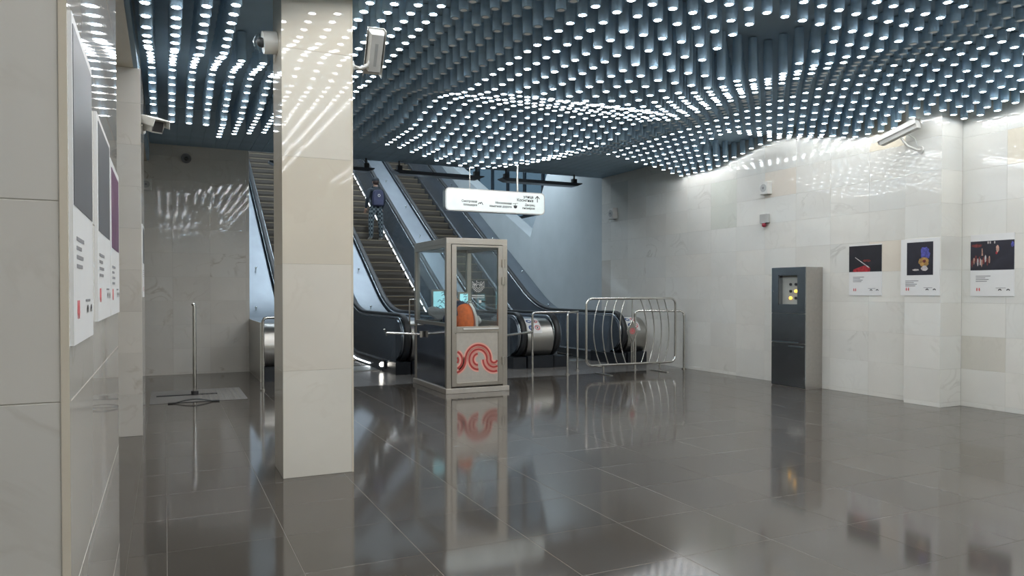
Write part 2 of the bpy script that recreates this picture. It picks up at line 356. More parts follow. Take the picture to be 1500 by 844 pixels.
t_ = MB(); lamp_tube(t_, 0, 0, 0, 1); TUBE = no_recalc(t_, 'tube', [M_TUBE])
l_ = MB(); lamp_lens(l_, 0, 0, 0, 12); LENS1 = no_recalc(l_, 'lens', [M_LENS]); LENS0 = no_recalc(l_, 'lens', [M_LENS0])
for (X, Y, Z, lit) in near:
    o = bpy.data.objects.new('tube_lamp', None); COL.objects.link(o); o.location = (X, Y, Z); o.empty_display_size = .05
    if lit: tag(o, 'dark tube lamp with glowing white end hanging in the wavy ceiling', 'lamp', 'lit tube lamps of the wavy ceiling')
    else: tag(o, 'unlit dark tube lamp with dull grey end in the wavy ceiling', 'lamp', 'unlit tube lamps of the wavy ceiling')
    a = bpy.data.objects.new('tube', TUBE); COL.objects.link(a); a.parent = o; a.scale = (1, 1, CZ - .012 - Z)
    b = bpy.data.objects.new('lens', LENS1 if lit else LENS0); COL.objects.link(b); b.parent = o
mb = MB()
for L_ in lamps:
    if L_ in nearset: continue
    mb.m = 0; lamp_tube(mb, L_[0], L_[1], L_[2], CZ - .012); mb.m = 1 if L_[3] else 2; lamp_lens(mb, L_[0], L_[1], L_[2])
o = bpy.data.objects.new('distant_tube_lamps', no_recalc(mb, 'distant_tube_lamps', [M_TUBE, M_LENS, M_LENS0])); COL.objects.link(o)
tag(o, 'farther rows of small glowing tube lamps hanging under the dark ceiling', 'lamps', None, 'stuff')
# ------------------------------------------------------------------ escalators
K = .585; YS = 16.2
def sp(t, w=.85): return 0 if t < -w else (t if t > w else (t + w) ** 2 / (4 * w))
def zl(h, y): return h + K * sp(y - (YS + .28 * h))
STA = [13.05, 14.2, 15.2] + [15.5 + .15 * i for i in range(14)] + [18, 20, 22, 24, 26, 28, 29.5]
def sta(y0): return [(y, zl) for y in [y0] + [q for q in STA if q > y0 + .05]]
NC = (13.05, .65)
def dpath(h, x):
    """handrail run: round the newel, along the landing, up the incline"""
    r = h - NC[1]; pts = [(x, NC[0] - r * math.sin(R(a)), NC[1] + r * math.cos(R(a))) for a in range(178, 0, -12)]
    return pts + [(x, y, zl(h, y)) for y, _ in sta(13.05)]
def rect_tube(mb, pts, w, t):
    vs = []; P = [Vector(p) for p in pts]
    for i, p in enumerate(P):
        d = (P[min(i + 1, len(P) - 1)] - P[max(i - 1, 0)]).normalized(); nrm = Vector((1, 0, 0)).cross(d)
        for a, b in ((-1, -.5), (-.8, -1), (.8, -1), (1, -.5), (1, .5), (.8, 1), (-.8, 1), (-1, .5)): vs.append(p + Vector((a * w / 2, 0, 0)) + nrm * (b * t / 2))
    fs = [(i * 8 + k, i * 8 + (k + 1) % 8, i * 8 + 8 + (k + 1) % 8, i * 8 + 8 + k) for i in range(len(P) - 1) for k in range(8)]
    mb.add(vs, fs + [tuple(range(8))[::-1], tuple(range(len(vs) - 8, len(vs)))], True)
STEPM = MB(); STEPM.prism([(0, -.02), (.4, -.02), (.4, -.05), (.06, -.24), (.02, -.22), (.0, -.12)], 'x', -.5, .5)
STEPM.m = 1; STEPM.box(-.5, .5, -.012, .03, -.025, .001)
for q in range(25):
    STEPM.m = 0; STEPM.box(-.49 + q * .04, -.468 + q * .04, .03, .4, -.02, 0)
STEPM = STEPM.mesh('step', [M_STEP, M_NOSE])
def escalator(xl, xr, label, led=True, n=0):
    cx = (xl + xr) / 2; hw = (xr - xl) / 2
    T = thing('escalator', (cx, 12.62, 0), label, 'escalator', group=None)
    off = Vector((-cx, -12.62, 0))
    def put(mb, name, m):
        o = mb.obj(name, m, T); o.location = (0, -12.62, 0); return o
    for s in (-1, 1):
        X = lambda v: s * (hw + v)
        put(MB().sweep([(X(-.25), -.25), (X(-.25), .20), (X(-.215), .235), (X(-.215), -.25)], sta(13.6)), 'skirt', M_SKIRT)
        ip = MB().sweep([(X(-.215), .22), (X(-.07), .985), (X(.055), .985), (X(.055), .22)], sta(13.05))
        ip.prism([(NC[0], .985), (NC[0], .22)] + [(NC[0] - .36 * math.sin(R(a)), NC[1] - .02 - .36 * math.cos(R(a))) for a in range(10, 180, 10)], 'x', X(-.11), X(.055))
        pn = put(ip, 'inner_panel', M_PANEL)
        tr = MB()
        rect_tube(tr, dpath(1.015, X(-.065)), .02, .03); rect_tube(tr, dpath(1.015, X(.06)), .02, .03)
        tr.sweep([(X(-.222), .20), (X(-.222), .235), (X(-.208), .235), (X(-.208), .20)], sta(13.05))
        put(tr, 'trim_rail', M_TRIM)
        hr = MB(); rect_tube(hr, dpath(1.06, X(0)), .105, .06)
        put(hr, 'handrail', M_RUBBER)
        ls = MB().sweep([(X(-.264), .060), (X(-.264), .080), (X(-.25), .080), (X(-.25), .060)], sta(14.35))
        put(ls, 'led_strip', M_LED if (led and s > 0) else M_TRIM)
        put(MB().box(min(X(-.22), X(.06)), max(X(-.22), X(.06)), 12.68, 14.6, 0, .22), 'newel_base', M_PLINTH)
    put(MB().prism([(13.6, .001), (14.35, .001), (14.35, .02), (13.6, .008)], 'x', -hw + .26, hw - .26), 'comb_plate', M_STEEL)
    y = 14.36; k = 0
    while y < 29:
        st = bpy.data.objects.new('step', STEPM); COL.objects.link(st); st.parent = T
        st.location = (0, y - 12.62, max(.012, K * sp(y + .2 - YS, 1.0))); st.scale = ((hw - .26) / .5, 1, 1); y += .4
    return T
ESC = [(2.33, 3.93), (4.70, 6.26), (7.00, 8.58)]
e1 = escalator(*ESC[0], 'escalator at far left, mostly hidden behind the marble column')
e2 = escalator(*ESC[1], 'middle escalator with a backpacked person riding up it')
e3 = escalator(*ESC[2], 'right-hand escalator rising behind the bowed barrier, with nobody on it', led=False)
o = MB().ball((0, 0, 0), .045, n=10).obj('skirt_lamp', M_LED2, e1); o.location = (1.60 / 2 - .27, 13.42 - 12.62, .13)
o = MB().box(1.60 / 2 - .262, 1.60 / 2 - .2, 13.32 - 12.62, 13.52 - 12.62, .05, .22).obj('lamp_mount', M_PLINTH, e1)
# decks between them
def deck(x0, x1, label, sticker=False, left_side=False, studs=True):
    T = thing('escalator_deck', ((x0 + x1) / 2, 12.65, 0), label, 'escalator deck')
    ox = (x0 + x1) / 2
    def put(mb, name, m):
        o = mb.obj(name, m, T); o.location = (-ox, -12.65, 0); return o
    put(MB().sweep([(x0, -.1), (x0, .93), (x0 + .03, .96), (x1 - .03, .96), (x1, .93), (x1, -.1)], sta(13.05)), 'deck_panel', M_DECK)
    r = .40
    arc = [(NC[0] - r * math.sin(R(a)), .56 + r * math.cos(R(a))) for a in range(0, 181, 9)]
    dm = MB(); n = len(arc)
    dm.add([(x0, a, b) for a, b in arc] + [(x1, a, b) for a, b in arc], [(i, i + 1, n + i + 1, n + i) for i in range(n - 1)], True)
    dm.add([(x0, a, b) for a, b in arc], [tuple(range(n))]); dm.add([(x1, a, b) for a, b in arc], [tuple(range(n))[::-1]])
    put(dm, 'drum_end', M_STEEL)
    put(MB().box(x0, x1, 12.66, 14.5, 0, .24), 'plinth', M_PLINTH)
    if studs:
        for q in range(7):
            y = 16.5 + q * 1.75; z = zl(.96, y)
            o = MB().cyl((0, 0, 0), (0, -.02, .05), .014, 8).ball((0, -.024, .06), .026, n=8).obj('stud', M_CHROME, T); o.location = ((x1 - x0) * (.12 if q % 2 else -.12), y - 12.65, z)
    if sticker:
        sx = x0 + .02; sw = .30; rr = r + .003
        def S(u, a): return (u - ox, NC[0] - rr * math.sin(R(a)) - 12.65, .56 + rr * math.cos(R(a)))
        sm = MB(); A = list(range(12, 73, 6))
        vs = [S(sx, a) for a in A] + [S(sx + sw, a) for a in A]; n = len(A)
        sm.add(vs, [(i, i + 1, n + i + 1, n + i) for i in range(n - 1)]); so = sm.obj('safety_sticker', M_PAPER, T)
        rr += .002
        for iu, ia, m in ((.27, 30, M_PBLUE), (.72, 30, M_PRED), (.27, 55, M_PBLUE), (.72, 55, M_PRED)):
            sm = MB(); c = sx + sw * iu; R0 = .058; nn = 18; ka = 57.3 / rr
            ring = [S(c + R0 * math.cos(2 * math.pi * k / nn), ia + ka * R0 * math.sin(2 * math.pi * k / nn)) for k in range(nn)]
            if m is M_PBLUE: sm.add(ring, [tuple(range(nn))])
            else:
                ri = [S(c + .7 * R0 * math.cos(2 * math.pi * k / nn), ia + .7 * ka * R0 * math.sin(2 * math.pi * k / nn)) for k in range(nn)]
                sm.add(ring + ri, [(k, (k + 1) % nn, nn + (k + 1) % nn, nn + k) for k in range(nn)])
                dd = .012
                sm.add([S(c - .04, ia - ka * .04), S(c - .03, ia - ka * .05), S(c + .04, ia + ka * .04), S(c + .03, ia + ka * .05)], [(0, 1, 2, 3)])
            sm.obj('pictogram', m, so)
            rr += .001; f = MB()
            f.add([S(c - .008, ia - ka * .022), S(c + .012, ia - ka * .022), S(c + .016, ia + ka * .012), S(c - .02, ia + ka * .03), S(c - .01, ia + ka * .002)], [(0, 1, 2, 3, 4)])
            f.obj('pictogram', M_PAPER if m is M_PBLUE else M_INK, so); rr -= .001
    return T
deck(4.02, 4.61, 'steel deck and rounded end between column-side and middle escalators, behind guard booth')
deck(6.35, 6.91, 'steel deck with round drum end and sticker, between middle and right escalators', True)
deck(8.67, 9.14, 'narrow steel deck and stickered drum end against the right marble wall', True)
dl = deck(1.45, 2.24, 'leftmost steel deck with tall side panel beside the rear marble wall', studs=True)
o = MB().box(1.425 - 1.86, 1.45 - 1.86, .05, YB - 12.65, 0, .985).obj('side_panel', M_STEEL, dl)
# shaft around the escalators
rs = structure('wall_shaft_right', MB().prism([(YB, -.2), (18.1, -.2), (18.1, 3.0), (16.45, 5.75), (YB, 4.6)], 'x', XR, XR + .4)
    .prism([(18.1, -.2), (29.8, -.2), (29.8, 8.6), (18.1, 3.0)], 'x', XR, XR + .4), M_PLASTER)
structure('wall_shaft_left', MB().prism([(YB + .3, -.2), (30, -.2), (30, 14), (YB + .3, 5)], 'x', 1.1, 1.42), M_PLASTER)
structure('ceiling_shaft', MB().prism([(YB, 4.43), (YB, 4.7), (30, 14.0), (30, 13.7)], 'x', .9, 12), M_SHAFTROOF)
structure('wall_shaft_end', MB().box(.9, 12, 29.8, 30.1, -.2, 14.5), M_PLASTER)
# lightwell with a curtain wall beyond the shaft wall
structure('wall_lightwell', MB().box(11.3, 11.5, 16, 30, -.2, 4.05).box(9.55, 11.5, 15.8, 16, -.2, 8), M_WELL)
structure('floor_lightwell', MB().box(9.55, 11.3, 16, 29.8, 1.0, 1.1), M_WELL)
w1 = structure('window_1', MB().box(11.3, 11.42, 16, 29.8, 4.05, 4.15).box(11.3, 11.42, 16, 29.8, 9, 9.1), M_FRAME)
for k in range(11):
    y = 16 + 1.38 * k
    MB().box(11.3, 11.4, y - .04, y + .04, 4.15, 9).obj('mullion', M_FRAME, w1)
    if k < 10:
        MB().box(11.34, 11.36, y + .04, y + 1.34, 4.15, 6.5).obj('pane', M_CURTAIN, w1)
        MB().box(11.34, 11.36, y + .04, y + 1.34, 6.56, 9).obj('pane', M_CURTAIN, w1)
MB().box(11.3, 11.4, 16, 29.8, 6.5, 6.56).obj('transom', M_FRAME, w1)
# added fill lamps, out of view, that brighten the escalator shaft
for i, x in enumerate((2.9, 5.5, 8.0)):
    for j in range(3):
        y = 16.8 + 4.2 * j; z = 4.43 + (y - YB) * .5955 - .1
        T = thing('shaft_fill_lamp', (x, y, z), 'added out-of-view cool white fill lamp under the sloping shaft ceiling', 'lamp', group='added fill lamps under the shaft ceiling')
        T.rotation_euler = (math.atan(.5955), 0, 0)
        MB().box(-.2, .2, -1.2, 1.2, 0, .06).obj('housing', M_WPAINT, T); MB().box(-.17, .17, -1.15, 1.15, -.03, 0).obj('diffuser', M_SHAFTFILL, T)
# hanging bars over each escalator mouth
for (x0, x1, lb) in ((1.75, 3.72, 'dark hanging bar over the far left escalator, partly behind column'), (4.12, 6.06, 'dark hanging bar over the middle escalator'), (6.48, 8.44, 'dark hanging bar over the right escalator, right of the sign')):
    c = (x0 + x1) / 2; T = thing('hanging_bar', (c, 14.25, 3.9), lb, 'hanging bar')
    h = (x1 - x0) / 2
    MB().prism([(-h, .0), (-h + .12, -.05), (h - .12, -.05), (h, 0), (h, .02), (-h, .02)], 'y', -.13, .13).obj('body', M_SKIRT, T)
    for s in (-1, 1):
        MB().box(s * h * .86 - .05, s * h * .86 + .05, -.05, .05, .02, .12).cyl((s * h * .86, 0, .12), (s * h * .86, 0, .23), .02, 8).obj('bracket', M_DARKP, T)
# ------------------------------------------------------------------ direction sign
SX0, SX1, SY, SZ0, SZ1 = 4.19, 6.045, 11.4, 2.845, 3.225
T = thing('direction_sign', ((SX0 + SX1) / 2, SY, SZ0), 'white lit hanging direction sign with Cyrillic lettering and an up arrow', 'sign')
w, hh, r = SX1 - SX0, SZ1 - SZ0, .07
def rrect(w, h, r, n=5, z0=0):
    P = []
    for cx, cz, a0 in ((w / 2 - r, z0 + h - r, 0), (-w / 2 + r, z0 + h - r, 90), (-w / 2 + r, z0 + r, 180), (w / 2 - r, z0 + r, 270)):
        P += [(cx + r * math.cos(R(a0 + 90 * k / n)), cz + r * math.sin(R(a0 + 90 * k / n))) for k in range(n + 1)]
    return P
MB().prism(rrect(w, hh, r), 'y', 0, .12).obj('housing', M_STEEL, T)
MB().prism(rrect(w - .035, hh - .035, r - .015, 5, .0175), 'y', -.006, 0).obj('face', M_SIGN, T)
def sfx(fx): return -w / 2 + fx * w
def sfz(fy): return hh * (1 - fy)
for s, fx, fy, sz in (('Смотровая', .305, .60, .052), ('площадка', .305, .755, .052), ('Московская', .652, .60, .052), ('канатная дорога', .652, .755, .052),
                      ('улица', .878, .27, .068), ('Косыгина', .878, .435, .068), ('Дворец', .893, .63, .052), ('пионеров', .893, .775, .052)):
    text(T, 'lettering', s, sz, (sfx(fx), -.008, sfz(fy)), (R(90), 0, 0), M_INK)
ic = MB()
def bar2(mb, a, b, t, y0, y1):
    a = Vector(a); b = Vector(b); d = (b - a).normalized() * 1; nn = Vector((-d.y, d.x)) * (t / 2)
    mb.prism([tuple(a + nn), tuple(b + nn), tuple(b - nn), tuple(a - nn)][::-1], 'y', y0, y1)
ax, az = sfx(.92), sfz(.44)
bar2(ic, (ax, az), (ax, az + .105), .013, -.009, -.006); bar2(ic, (ax, az + .108), (ax - .042, az + .062), .013, -.009, -.006); bar2(ic, (ax, az + .108), (ax + .042, az + .062), .013, -.009, -.006)
ic.obj('arrow', M_INK, T)
ic = MB(); bx, bz = sfx(.337), sfz(.70)
for a, b in (((-.045, -.01), (-.02, .02)), ((-.02, .02), (0, .012)), ((0, .012), (.02, .03)), ((.02, .03), (.045, -.015)), ((-.01, 0), (.01, .006))): bar2(ic, (bx + a[0], bz + a[1] + .02), (bx + b[0], bz + b[1] + .02), .011, -.009, -.006)
ic.obj('bridge_icon', M_INK, T)
ic = MB(); bx, bz = sfx(.69), sfz(.755)
bar2(ic, (bx - .05, bz + .075), (bx + .05, bz + .085), .007, -.009, -.006); bar2(ic, (bx, bz + .045), (bx, bz + .08), .008, -.009, -.006)
ic.prism([(bx - .035, bz + .045), (bx + .035, bz + .045), (bx + .03, bz + .01), (bx + .012, bz - .005), (bx - .012, bz - .005), (bx - .03, bz + .01)][::-1], 'y', -.009, -.006)
ic.obj('cable_car_icon', M_INK, T)
for x, rr in ((4.647, .008), (5.539, .018)):
    MB().cyl((x - (SX0 + SX1) / 2, .06, hh), (x - (SX0 + SX1) / 2, .06, CZ - SZ0), rr, 10).obj('hanger', M_STEEL, T)
# ------------------------------------------------------------------ guard booth
BX0, BX1, BY0, BY1, BH = 3.70, 4.68, 10.03, 11.55, 2.285
B = thing('guard_booth', (BX0, BY0, 0), 'steel and glass guard booth with red wave print on its door', 'booth')
bw, bd = BX1 - BX0, BY1 - BY0
MB().box(-.02, bw + .02, -.03, bd + .02, 0, .075).obj('plinth', M_BOOTHP, B, bevel=.004)
MB().box(0, bw, 0, bd, BH - .09, BH).obj('roof', M_BOOTH, B, bevel=.004)
for x in (0, bw - .075):
    for y in (0, bd - .075): MB().box(x, x + .075, y, y + .075, .075, BH - .09).obj('post', M_BOOTH, B, bevel=.004)
MB().box(.012, .03, .075, bd - .075, .075, .99).obj('side_panel', pm('mirror_steel', (.34, .34, .36), .12, 1, .06, 2, .02), B); MB().box(bw - .03, bw - .012, .075, bd - .075, .075, .99).obj('side_panel', M_BOOTHP, B)
MB().box(.075, bw - .075, bd - .03, bd - .012, .075, .99).obj('rear_panel', M_BOOTHP, B)
for (a, b, c, d) in ((.0, .05, .075, bd - .075), (bw - .05, bw, .075, bd - .075), (.075, bw - .075, bd - .05, bd)):
    for zz_ in (.985, BH - .14): MB().box(a, b, c, d, zz_, zz_ + .05).obj('rail', M_BOOTH, B)
MB().box(.018, .026, .075, bd - .075, 1.035, BH - .14).obj('side_pane', M_GLASS, B); MB().box(bw - .026, bw - .018, .075, bd - .075, 1.035, BH - .14).obj('side_pane', M_GLASS, B)
MB().box(.075, bw - .075, bd - .03, bd - .022, 1.035, BH - .14).obj('rear_pane', M_GLASS, B)
# door: leaf frame with glass above and printed panel below
D = MB().box(.08, .155, -.012, .045, .10, BH - .10).box(bw - .155, bw - .08, -.012, .045, .10, BH - .10).box(.155, bw - .155, -.012, .045, .10, .155).box(.155, bw - .155, -.012, .045, .89, .98).box(.155, bw - .155, -.012, .045, 2.155, BH - .10).obj('door', M_BOOTH, B, bevel=.003)
MB().box(.155, bw - .155, .012, .02, .98, 2.155).obj('door_pane', M_GLASS, D)
MB().box(.155, bw - .155, .0, .02, .155, .89).obj('door_panel', M_BOOTHP, D)
MB().box(.255, bw - .155, -.03, -.012, .935, .957).obj('door_handle', M_WPAINT, D, bevel=.003)
for z in (1.92, 1.655, .455): MB().box(bw - .10, bw - .045, -.03, 0, z - .055, z + .055).cyl((bw - .05, -.025, z - .06), (bw - .05, -.025, z + .06), .012, 8).obj('hinge', M_BOOTH, B)
MB().cyl((.135, -.016, .885), (.135, -.01, .885), .012, 10).obj('lock', M_CHROME, D)
def arcband(mb, cx, cy, r, w, a0, a1, y0, X0=.155, n=40):
    """ring segment in the print's own units, y-up; clipped to the door panel"""
    k = .001138; kz = .0012; P = []
    for i in range(n + 1):
        a = R(a0 + (a1 - a0) * i / n)
        P.append([(X0 + (cx + q * math.cos(a) - 65) * k, .15 + (600 - (cy - q * math.sin(a))) * kz) for q in (r - w / 2, r + w / 2)])
    lo, hi = X0 + .001, bw - X0 - .001
    for i in range(n):
        q = [P[i][0], P[i][1], P[i + 1][1], P[i + 1][0]]
        if all(lo <= p[0] <= hi for p in q): mb.add([(p[0], y0, p[1]) for p in q], [(3, 2, 1, 0)])
RED = [(368, 318, 178, 0, 180), (368, 318, 125, 0, 272), (368, 318, 70, 95, 268), (35, 318, 155, 270, 360), (35, 318, 110, -90, 90), (35, 318, 55, -90, 90),
       (595, 318, 50, 180, 368), (595, 318, 103, 180, 312), (595, 318, 158, 182, 302)]
for name, wd, yy, m in (('wave_print', 62, -.0015, M_SALMON), ('wave_print', 25, -.0025, M_RED)):
    for cx, cy, r_, a0, a1 in RED:
        mb = MB(); arcband(mb, cx, cy, r_, wd, a0, a1, yy); mb.obj(name, m, D)
# frosted emblem on the glass: wheel with wings and two lines
em = MB(); ec = (.505, 1.565); yy = .006
def eline(a, b, t): bar2(em, (ec[0] + a[0], ec[1] + a[1]), (ec[0] + b[0], ec[1] + b[1]), t, yy, yy + .002)
for k in range(20):
    a = 2 * math.pi * k / 20; b = a + 2 * math.pi / 20
    for r_, t in ((.03, .007), (.055, .006)): eline((r_ * math.cos(a), r_ * math.sin(a) + .01), (r_ * math.cos(b), r_ * math.sin(b) + .01), t)
    if 180 < math.degrees(a) + 9 < 360 or k % 3 == 0: eline((.068 * math.cos(a), .068 * math.sin(a) + .01), (.088 * math.cos(a), .088 * math.sin(a) + .01), .011)
for s in (-1, 1):
    for q in range(4): eline((s * .03, .02 + .012 * q), (s * (.095 - .008 * q), .085 - .022 * q), .005)
    eline((s * .095, .085), (s * .095, -.02), .004)
eline((-.1, -.125), (.1, -.125), .01); eline((-.1, -.15), (.1, -.15), .006); eline((-.1, -.165), (.1, -.165), .004)
em.prism([(ec[0] + .01, ec[1] - .195), (ec[0] + .05, ec[1] - .195), (ec[0] + .05, ec[1] - .235), (ec[0] + .01, ec[1] - .235)][::-1], 'y', yy, yy + .002)
em.obj('emblem', M_WPAINT, D)
MB().tube([(-.0, 1.46, 1.37), (-.09, 1.46, 1.37), (-.10, 1.46, 1.35), (-.10, 1.46, .97), (-.09, 1.46, .95), (0, 1.46, .95)], .013, 8).obj('pull_handle', M_CHROME, B)
# counter, monitors, chair inside
ct = MB().box(.05, bw - .05, 1.1, bd - .05, .96, .99).box(.05, .09, 1.1, bd - .05, .075, .96).box(bw - .09, bw - .05, 1.1, bd - .05, .075, .96).obj('counter', M_GREYP, B)
def monitor(x, y, w_, h_, z, lb, rz=0):
    T = thing('monitor', (x, y, .99), lb, 'monitor', rz)
    MB().box(-w_ / 2, w_ / 2, 0, .04, z - .99, z - .99 + h_).obj('bezel', M_GREYP if False else M_BOOTH, T)
    MB().box(-.08, .08, -.02, .1, 0, .012).box(-.02, .02, .03, .06, .012, z - .99 + .05).obj('stand', M_DARKP, T)
    sc_ = MB().box(-w_ / 2 + .03, w_ / 2 - .03, -.003, 0, z - .99 + .03, z - .99 + h_ - .03).obj('screen', M_SCREEN, T)
    zz = MB(); random.seed(3)
    for k in range(9):
        x0 = random.uniform(-.4, .2) * w_; z0 = z - .99 + h_ * (.1 + .09 * k)
        pts = [(x0 + i * w_ * .1, z0 + (h_ * .06 if i % 2 else 0) + random.uniform(-.01, .01)) for i in range(5)]
        for p, q in zip(pts, pts[1:]):
            if abs(p[0]) < w_ / 2 - .04 and abs(q[0]) < w_ / 2 - .04: bar2(zz, p, q, .011, -.005, -.003)
    zz.obj('screen_picture', M_PBLUE, sc_)
monitor(4.10, 11.32, .36, .36, 1.17, 'lit monitor on the booth counter, left of the seated guard')
monitor(4.50, 11.36, .20, .32, 1.17, 'small lit monitor on the booth counter, right of the seated guard')
C_ = thing('booth_chair', (4.18, 10.78, .0), 'tubular metal chair under the orange-vested guard in the booth', 'chair')
MB().box(-.2, .2, -.2, .2, .56, .61).obj('seat', M_DARKP, C_, bevel=.01)
for sx in (-1, 1):
    for sy in (-1, 1): MB().cyl((sx * .18, sy * .18, .076), (sx * .17, sy * .17, .56), .013, 8).obj('leg', M_CHROME, C_)
MB().tube([(.19, .19, .58), (.2, .3, .8), (.24, .38, 1.0), (.26, .4, 1.28), (.31, .4, 1.33), (.39, .4, 1.33), (.43, .4, 1.28), (.43, .38, 1.0)], .012, 8).obj('back_frame', M_CHROME, C_)
cl = MB()
gr = [[(3.81 + .3 * i / 6, 11.17 + .02 * math.sin(i * 1.7 + j), 1.235 + .02 * math.sin(i) - (j / 5) * (.22 - .035 * abs(i - 3))) for i in range(7)] for j in range(6)]
cl.add([p for row in gr for p in row], [(j * 7 + i, j * 7 + i + 1, j * 7 + i + 8, j * 7 + i + 7) for j in range(5) for i in range(6)], True)
o = cl.obj('coat', M_GREYP); tag(o, 'pale grey cloth hanging inside the booth beside the left pane', 'cloth')
s_ = o.modifiers.new('solid', 'SOLIDIFY'); s_.thickness = .02
# seated guard, bent forward, seen from behind
G = thing('person', (4.195, 10.70, .0), 'seated guard in orange vest and navy sleeves inside the glass booth', 'person')
gp = [(0.05, .05, .68, .15, .12), (.08, .05, .86, .15, .12), (.10, .05, 1.05, .155, .12), (.06, .06, 1.22, .15, .11), (-.02, .09, 1.30, .075, .075), (-.08, .12, 1.36, .055), (-.12, .13, 1.42, .08, .095), (-.13, .135, 1.49, .075, .09), (-.13, .135, 1.535, .04),
      (.21, .06, 1.21, .065), (.29, .10, 1.03, .055), (.26, .26, 1.02, .043), (.16, .38, 1.04, .035),
      (-.12, .09, 1.22, .065), (-.2, .16, 1.07, .052), (-.14, .34, 1.03, .043), (-.05, .40, 1.04, .035),
      (.14, .15, .66, .1), (.16, .44, .63, .075), (.16, .46, .36, .055), (.16, .45, .14, .045), (.16, .56, .11, .04),
      (-.05, .15, .66, .1), (-.08, .44, .63, .075), (-.08, .46, .36, .055), (-.08, .45, .14, .045), (-.08, .56, .11, .04)]
ge = [(0, 1), (1, 2), (2, 3), (3, 4), (4, 5), (5, 6), (6, 7), (7, 8), (3, 9), (9, 10), (10, 11), (11, 12), (3, 13), (13, 14), (14, 15), (15, 16),
      (0, 17), (17, 18), (18, 19), (19, 20), (20, 21), (0, 22), (22, 23), (23, 24), (24, 25), (25, 26)]
gb = skin('body', gp, ge, [M_NAVY, M_SKIN], G)
for p in gb.data.polygons:
    c = p.center
    if c.z > 1.36 and c.x < .06: p.material_index = 1
def hand(parent, at, d, name='hand'):
    """small hand: palm and five fingers, pointing along d"""
    d = Vector(d).normalized(); sd = d.cross(Vector((0, 0, 1))).normalized(); at = Vector(at); P = []; E_ = []
    P.append((*at, .026)); P.append((*(at + d * .05), .03)); E_.append((0, 1)); P.append((*(at + d * .085), .03)); E_.append((1, 2))
    for i, ln in enumerate((.06, .075, .08, .07)):
        b = len(P); s = (i - 1.5) * .019
        P.append((*(at + d * .10 + sd * s), .0095)); P.append((*(at + d * (.10 + ln * .55) + sd * s * 1.1 - Vector((0, 0, .008))), .009)); P.append((*(at + d * (.10 + ln) + sd * s * 1.1 - Vector((0, 0, .024))), .008))
        E_ += [(2, b), (b, b + 1), (b + 1, b + 2)]
    b = len(P); P.append((*(at + d * .045 + sd * .035), .012)); P.append((*(at + d * .085 + sd * .055 - Vector((0, 0, .01))), .010)); E_ += [(1, b), (b, b + 1)]
    return skin(name, P, E_, M_SKIN, parent, 1)
hand(G, (.15, .39, 1.035), (-.5, 1, 0)); hand(G, (-.05, .41, 1.035), (.3, 1, 0))
mb = MB(); mb.ball((-.132, .125, 1.475), .11, (.95, 1.05, 1.12), 14); mb.obj('hair', M_HAIR, G)
vp = [(.05, .045, .72, .22, .145), (.06, .045, .88, .25, .15), (.065, .045, 1.05, .262, .155), (.05, .055, 1.21, .235, .14), (.02, .075, 1.30, .15, .10)]
ve = skin('vest', vp, [(i, i + 1) for i in range(4)], M_ORANGE, G)
for pts in ([(.11, -.085, 1.315), (.15, -.125, 1.24), (.19, -.133, 1.12), (.21, -.125, 1.0), (.22, -.11, .88)], [(-.15, -.08, 1.10), (-.155, -.09, 1.05), (-.15, -.09, .98), (-.14, -.085, .92)]):
    tp = MB(); vs = []
    for p in pts: vs += [(p[0] - .022, p[1] - .012, p[2]), (p[0] + .022, p[1] - .008, p[2]), (p[0] + .022, p[1] + .05, p[2]), (p[0] - .022, p[1] + .05, p[2])]
    n = len(pts); tp.add(vs, [(4 * i + k, 4 * i + (k + 1) % 4, 4 * i + 4 + (k + 1) % 4, 4 * i + 4 + k) for i in range(n - 1) for k in range(4)] + [(3, 2, 1, 0), (4 * n - 4, 4 * n - 3, 4 * n - 2, 4 * n - 1)])
    tp.obj('reflective_stripe', M_REFLEX, ve)
bd_ = MB(); bd_.tube([(.06 + .05 * math.cos(2 * math.pi * k / 16), -.13 + .006 * abs(math.sin(2 * math.pi * k / 16)), 1.13 + .05 * math.sin(2 * math.pi * k / 16)) for k in range(16)], .004, 6, True); bd_.obj('back_badge', M_REFLEX, ve)
MB().tube([(.325, .10, 1.02), (.27, .04, 1.07)], .06, 12).obj('sleeve_band', M_REFLEX, G)
# swing arm on the booth
T = thing('swing_arm', (BX0 - .005, 11.1, .82), 'short horizontal steel arm sticking out of the left booth side', 'gate arm')
MB().cyl((0, 0, 0), (-.58, .08, .03), .018, 10).obj('arm', M_CHROME, T); MB().cyl((-.02, 0, -.05), (-.02, 0, .05), .035, 10).obj('hinge', M_CHROME, T)
MB().tube([(-.62, .02, .09), (-.58, .07, .045), (-.55, .12, -.02)], .012, 8).obj('end_hook', M_CHROME, T)
# ------------------------------------------------------------------ barrier and railings
T = thing('barrier', (7.765, 11.2, 0), 'free-standing steel barrier with bowed bars and a central diamond badge', 'barrier')
fw, z0, z1 = 1.97, .165, 1.37
rr = rrect(fw, z1 - z0, .12, 5, z0)
MB().tube([(x, 0, z) for x, z in rr], .022, 10, True).obj('frame', M_CHROME, T)
u0 = -fw / 2
for top, mid, bot in ((.29, .15, .305), (.465, .34, .475), (.65, .53, .665), (.83, .71, .85), (1.16, 1.31, 1.18), (1.345, 1.48, 1.355), (1.53, 1.645, 1.54), (1.70, 1.82, 1.71)):
    P = []
    for k in range(13):
        t = k / 12; P.append((u0 + (top * (1 - t) + bot * t) + (mid - (top + bot) / 2) * 4 * t * (1 - t), 0, z1 + (z0 - z1) * t))
    MB().tube(P, .010, 8).obj('bar', M_CHROME, T)
MB().tube([(0, 0, z1), (0, 0, .96)], .010, 8).obj('bar', M_CHROME, T)
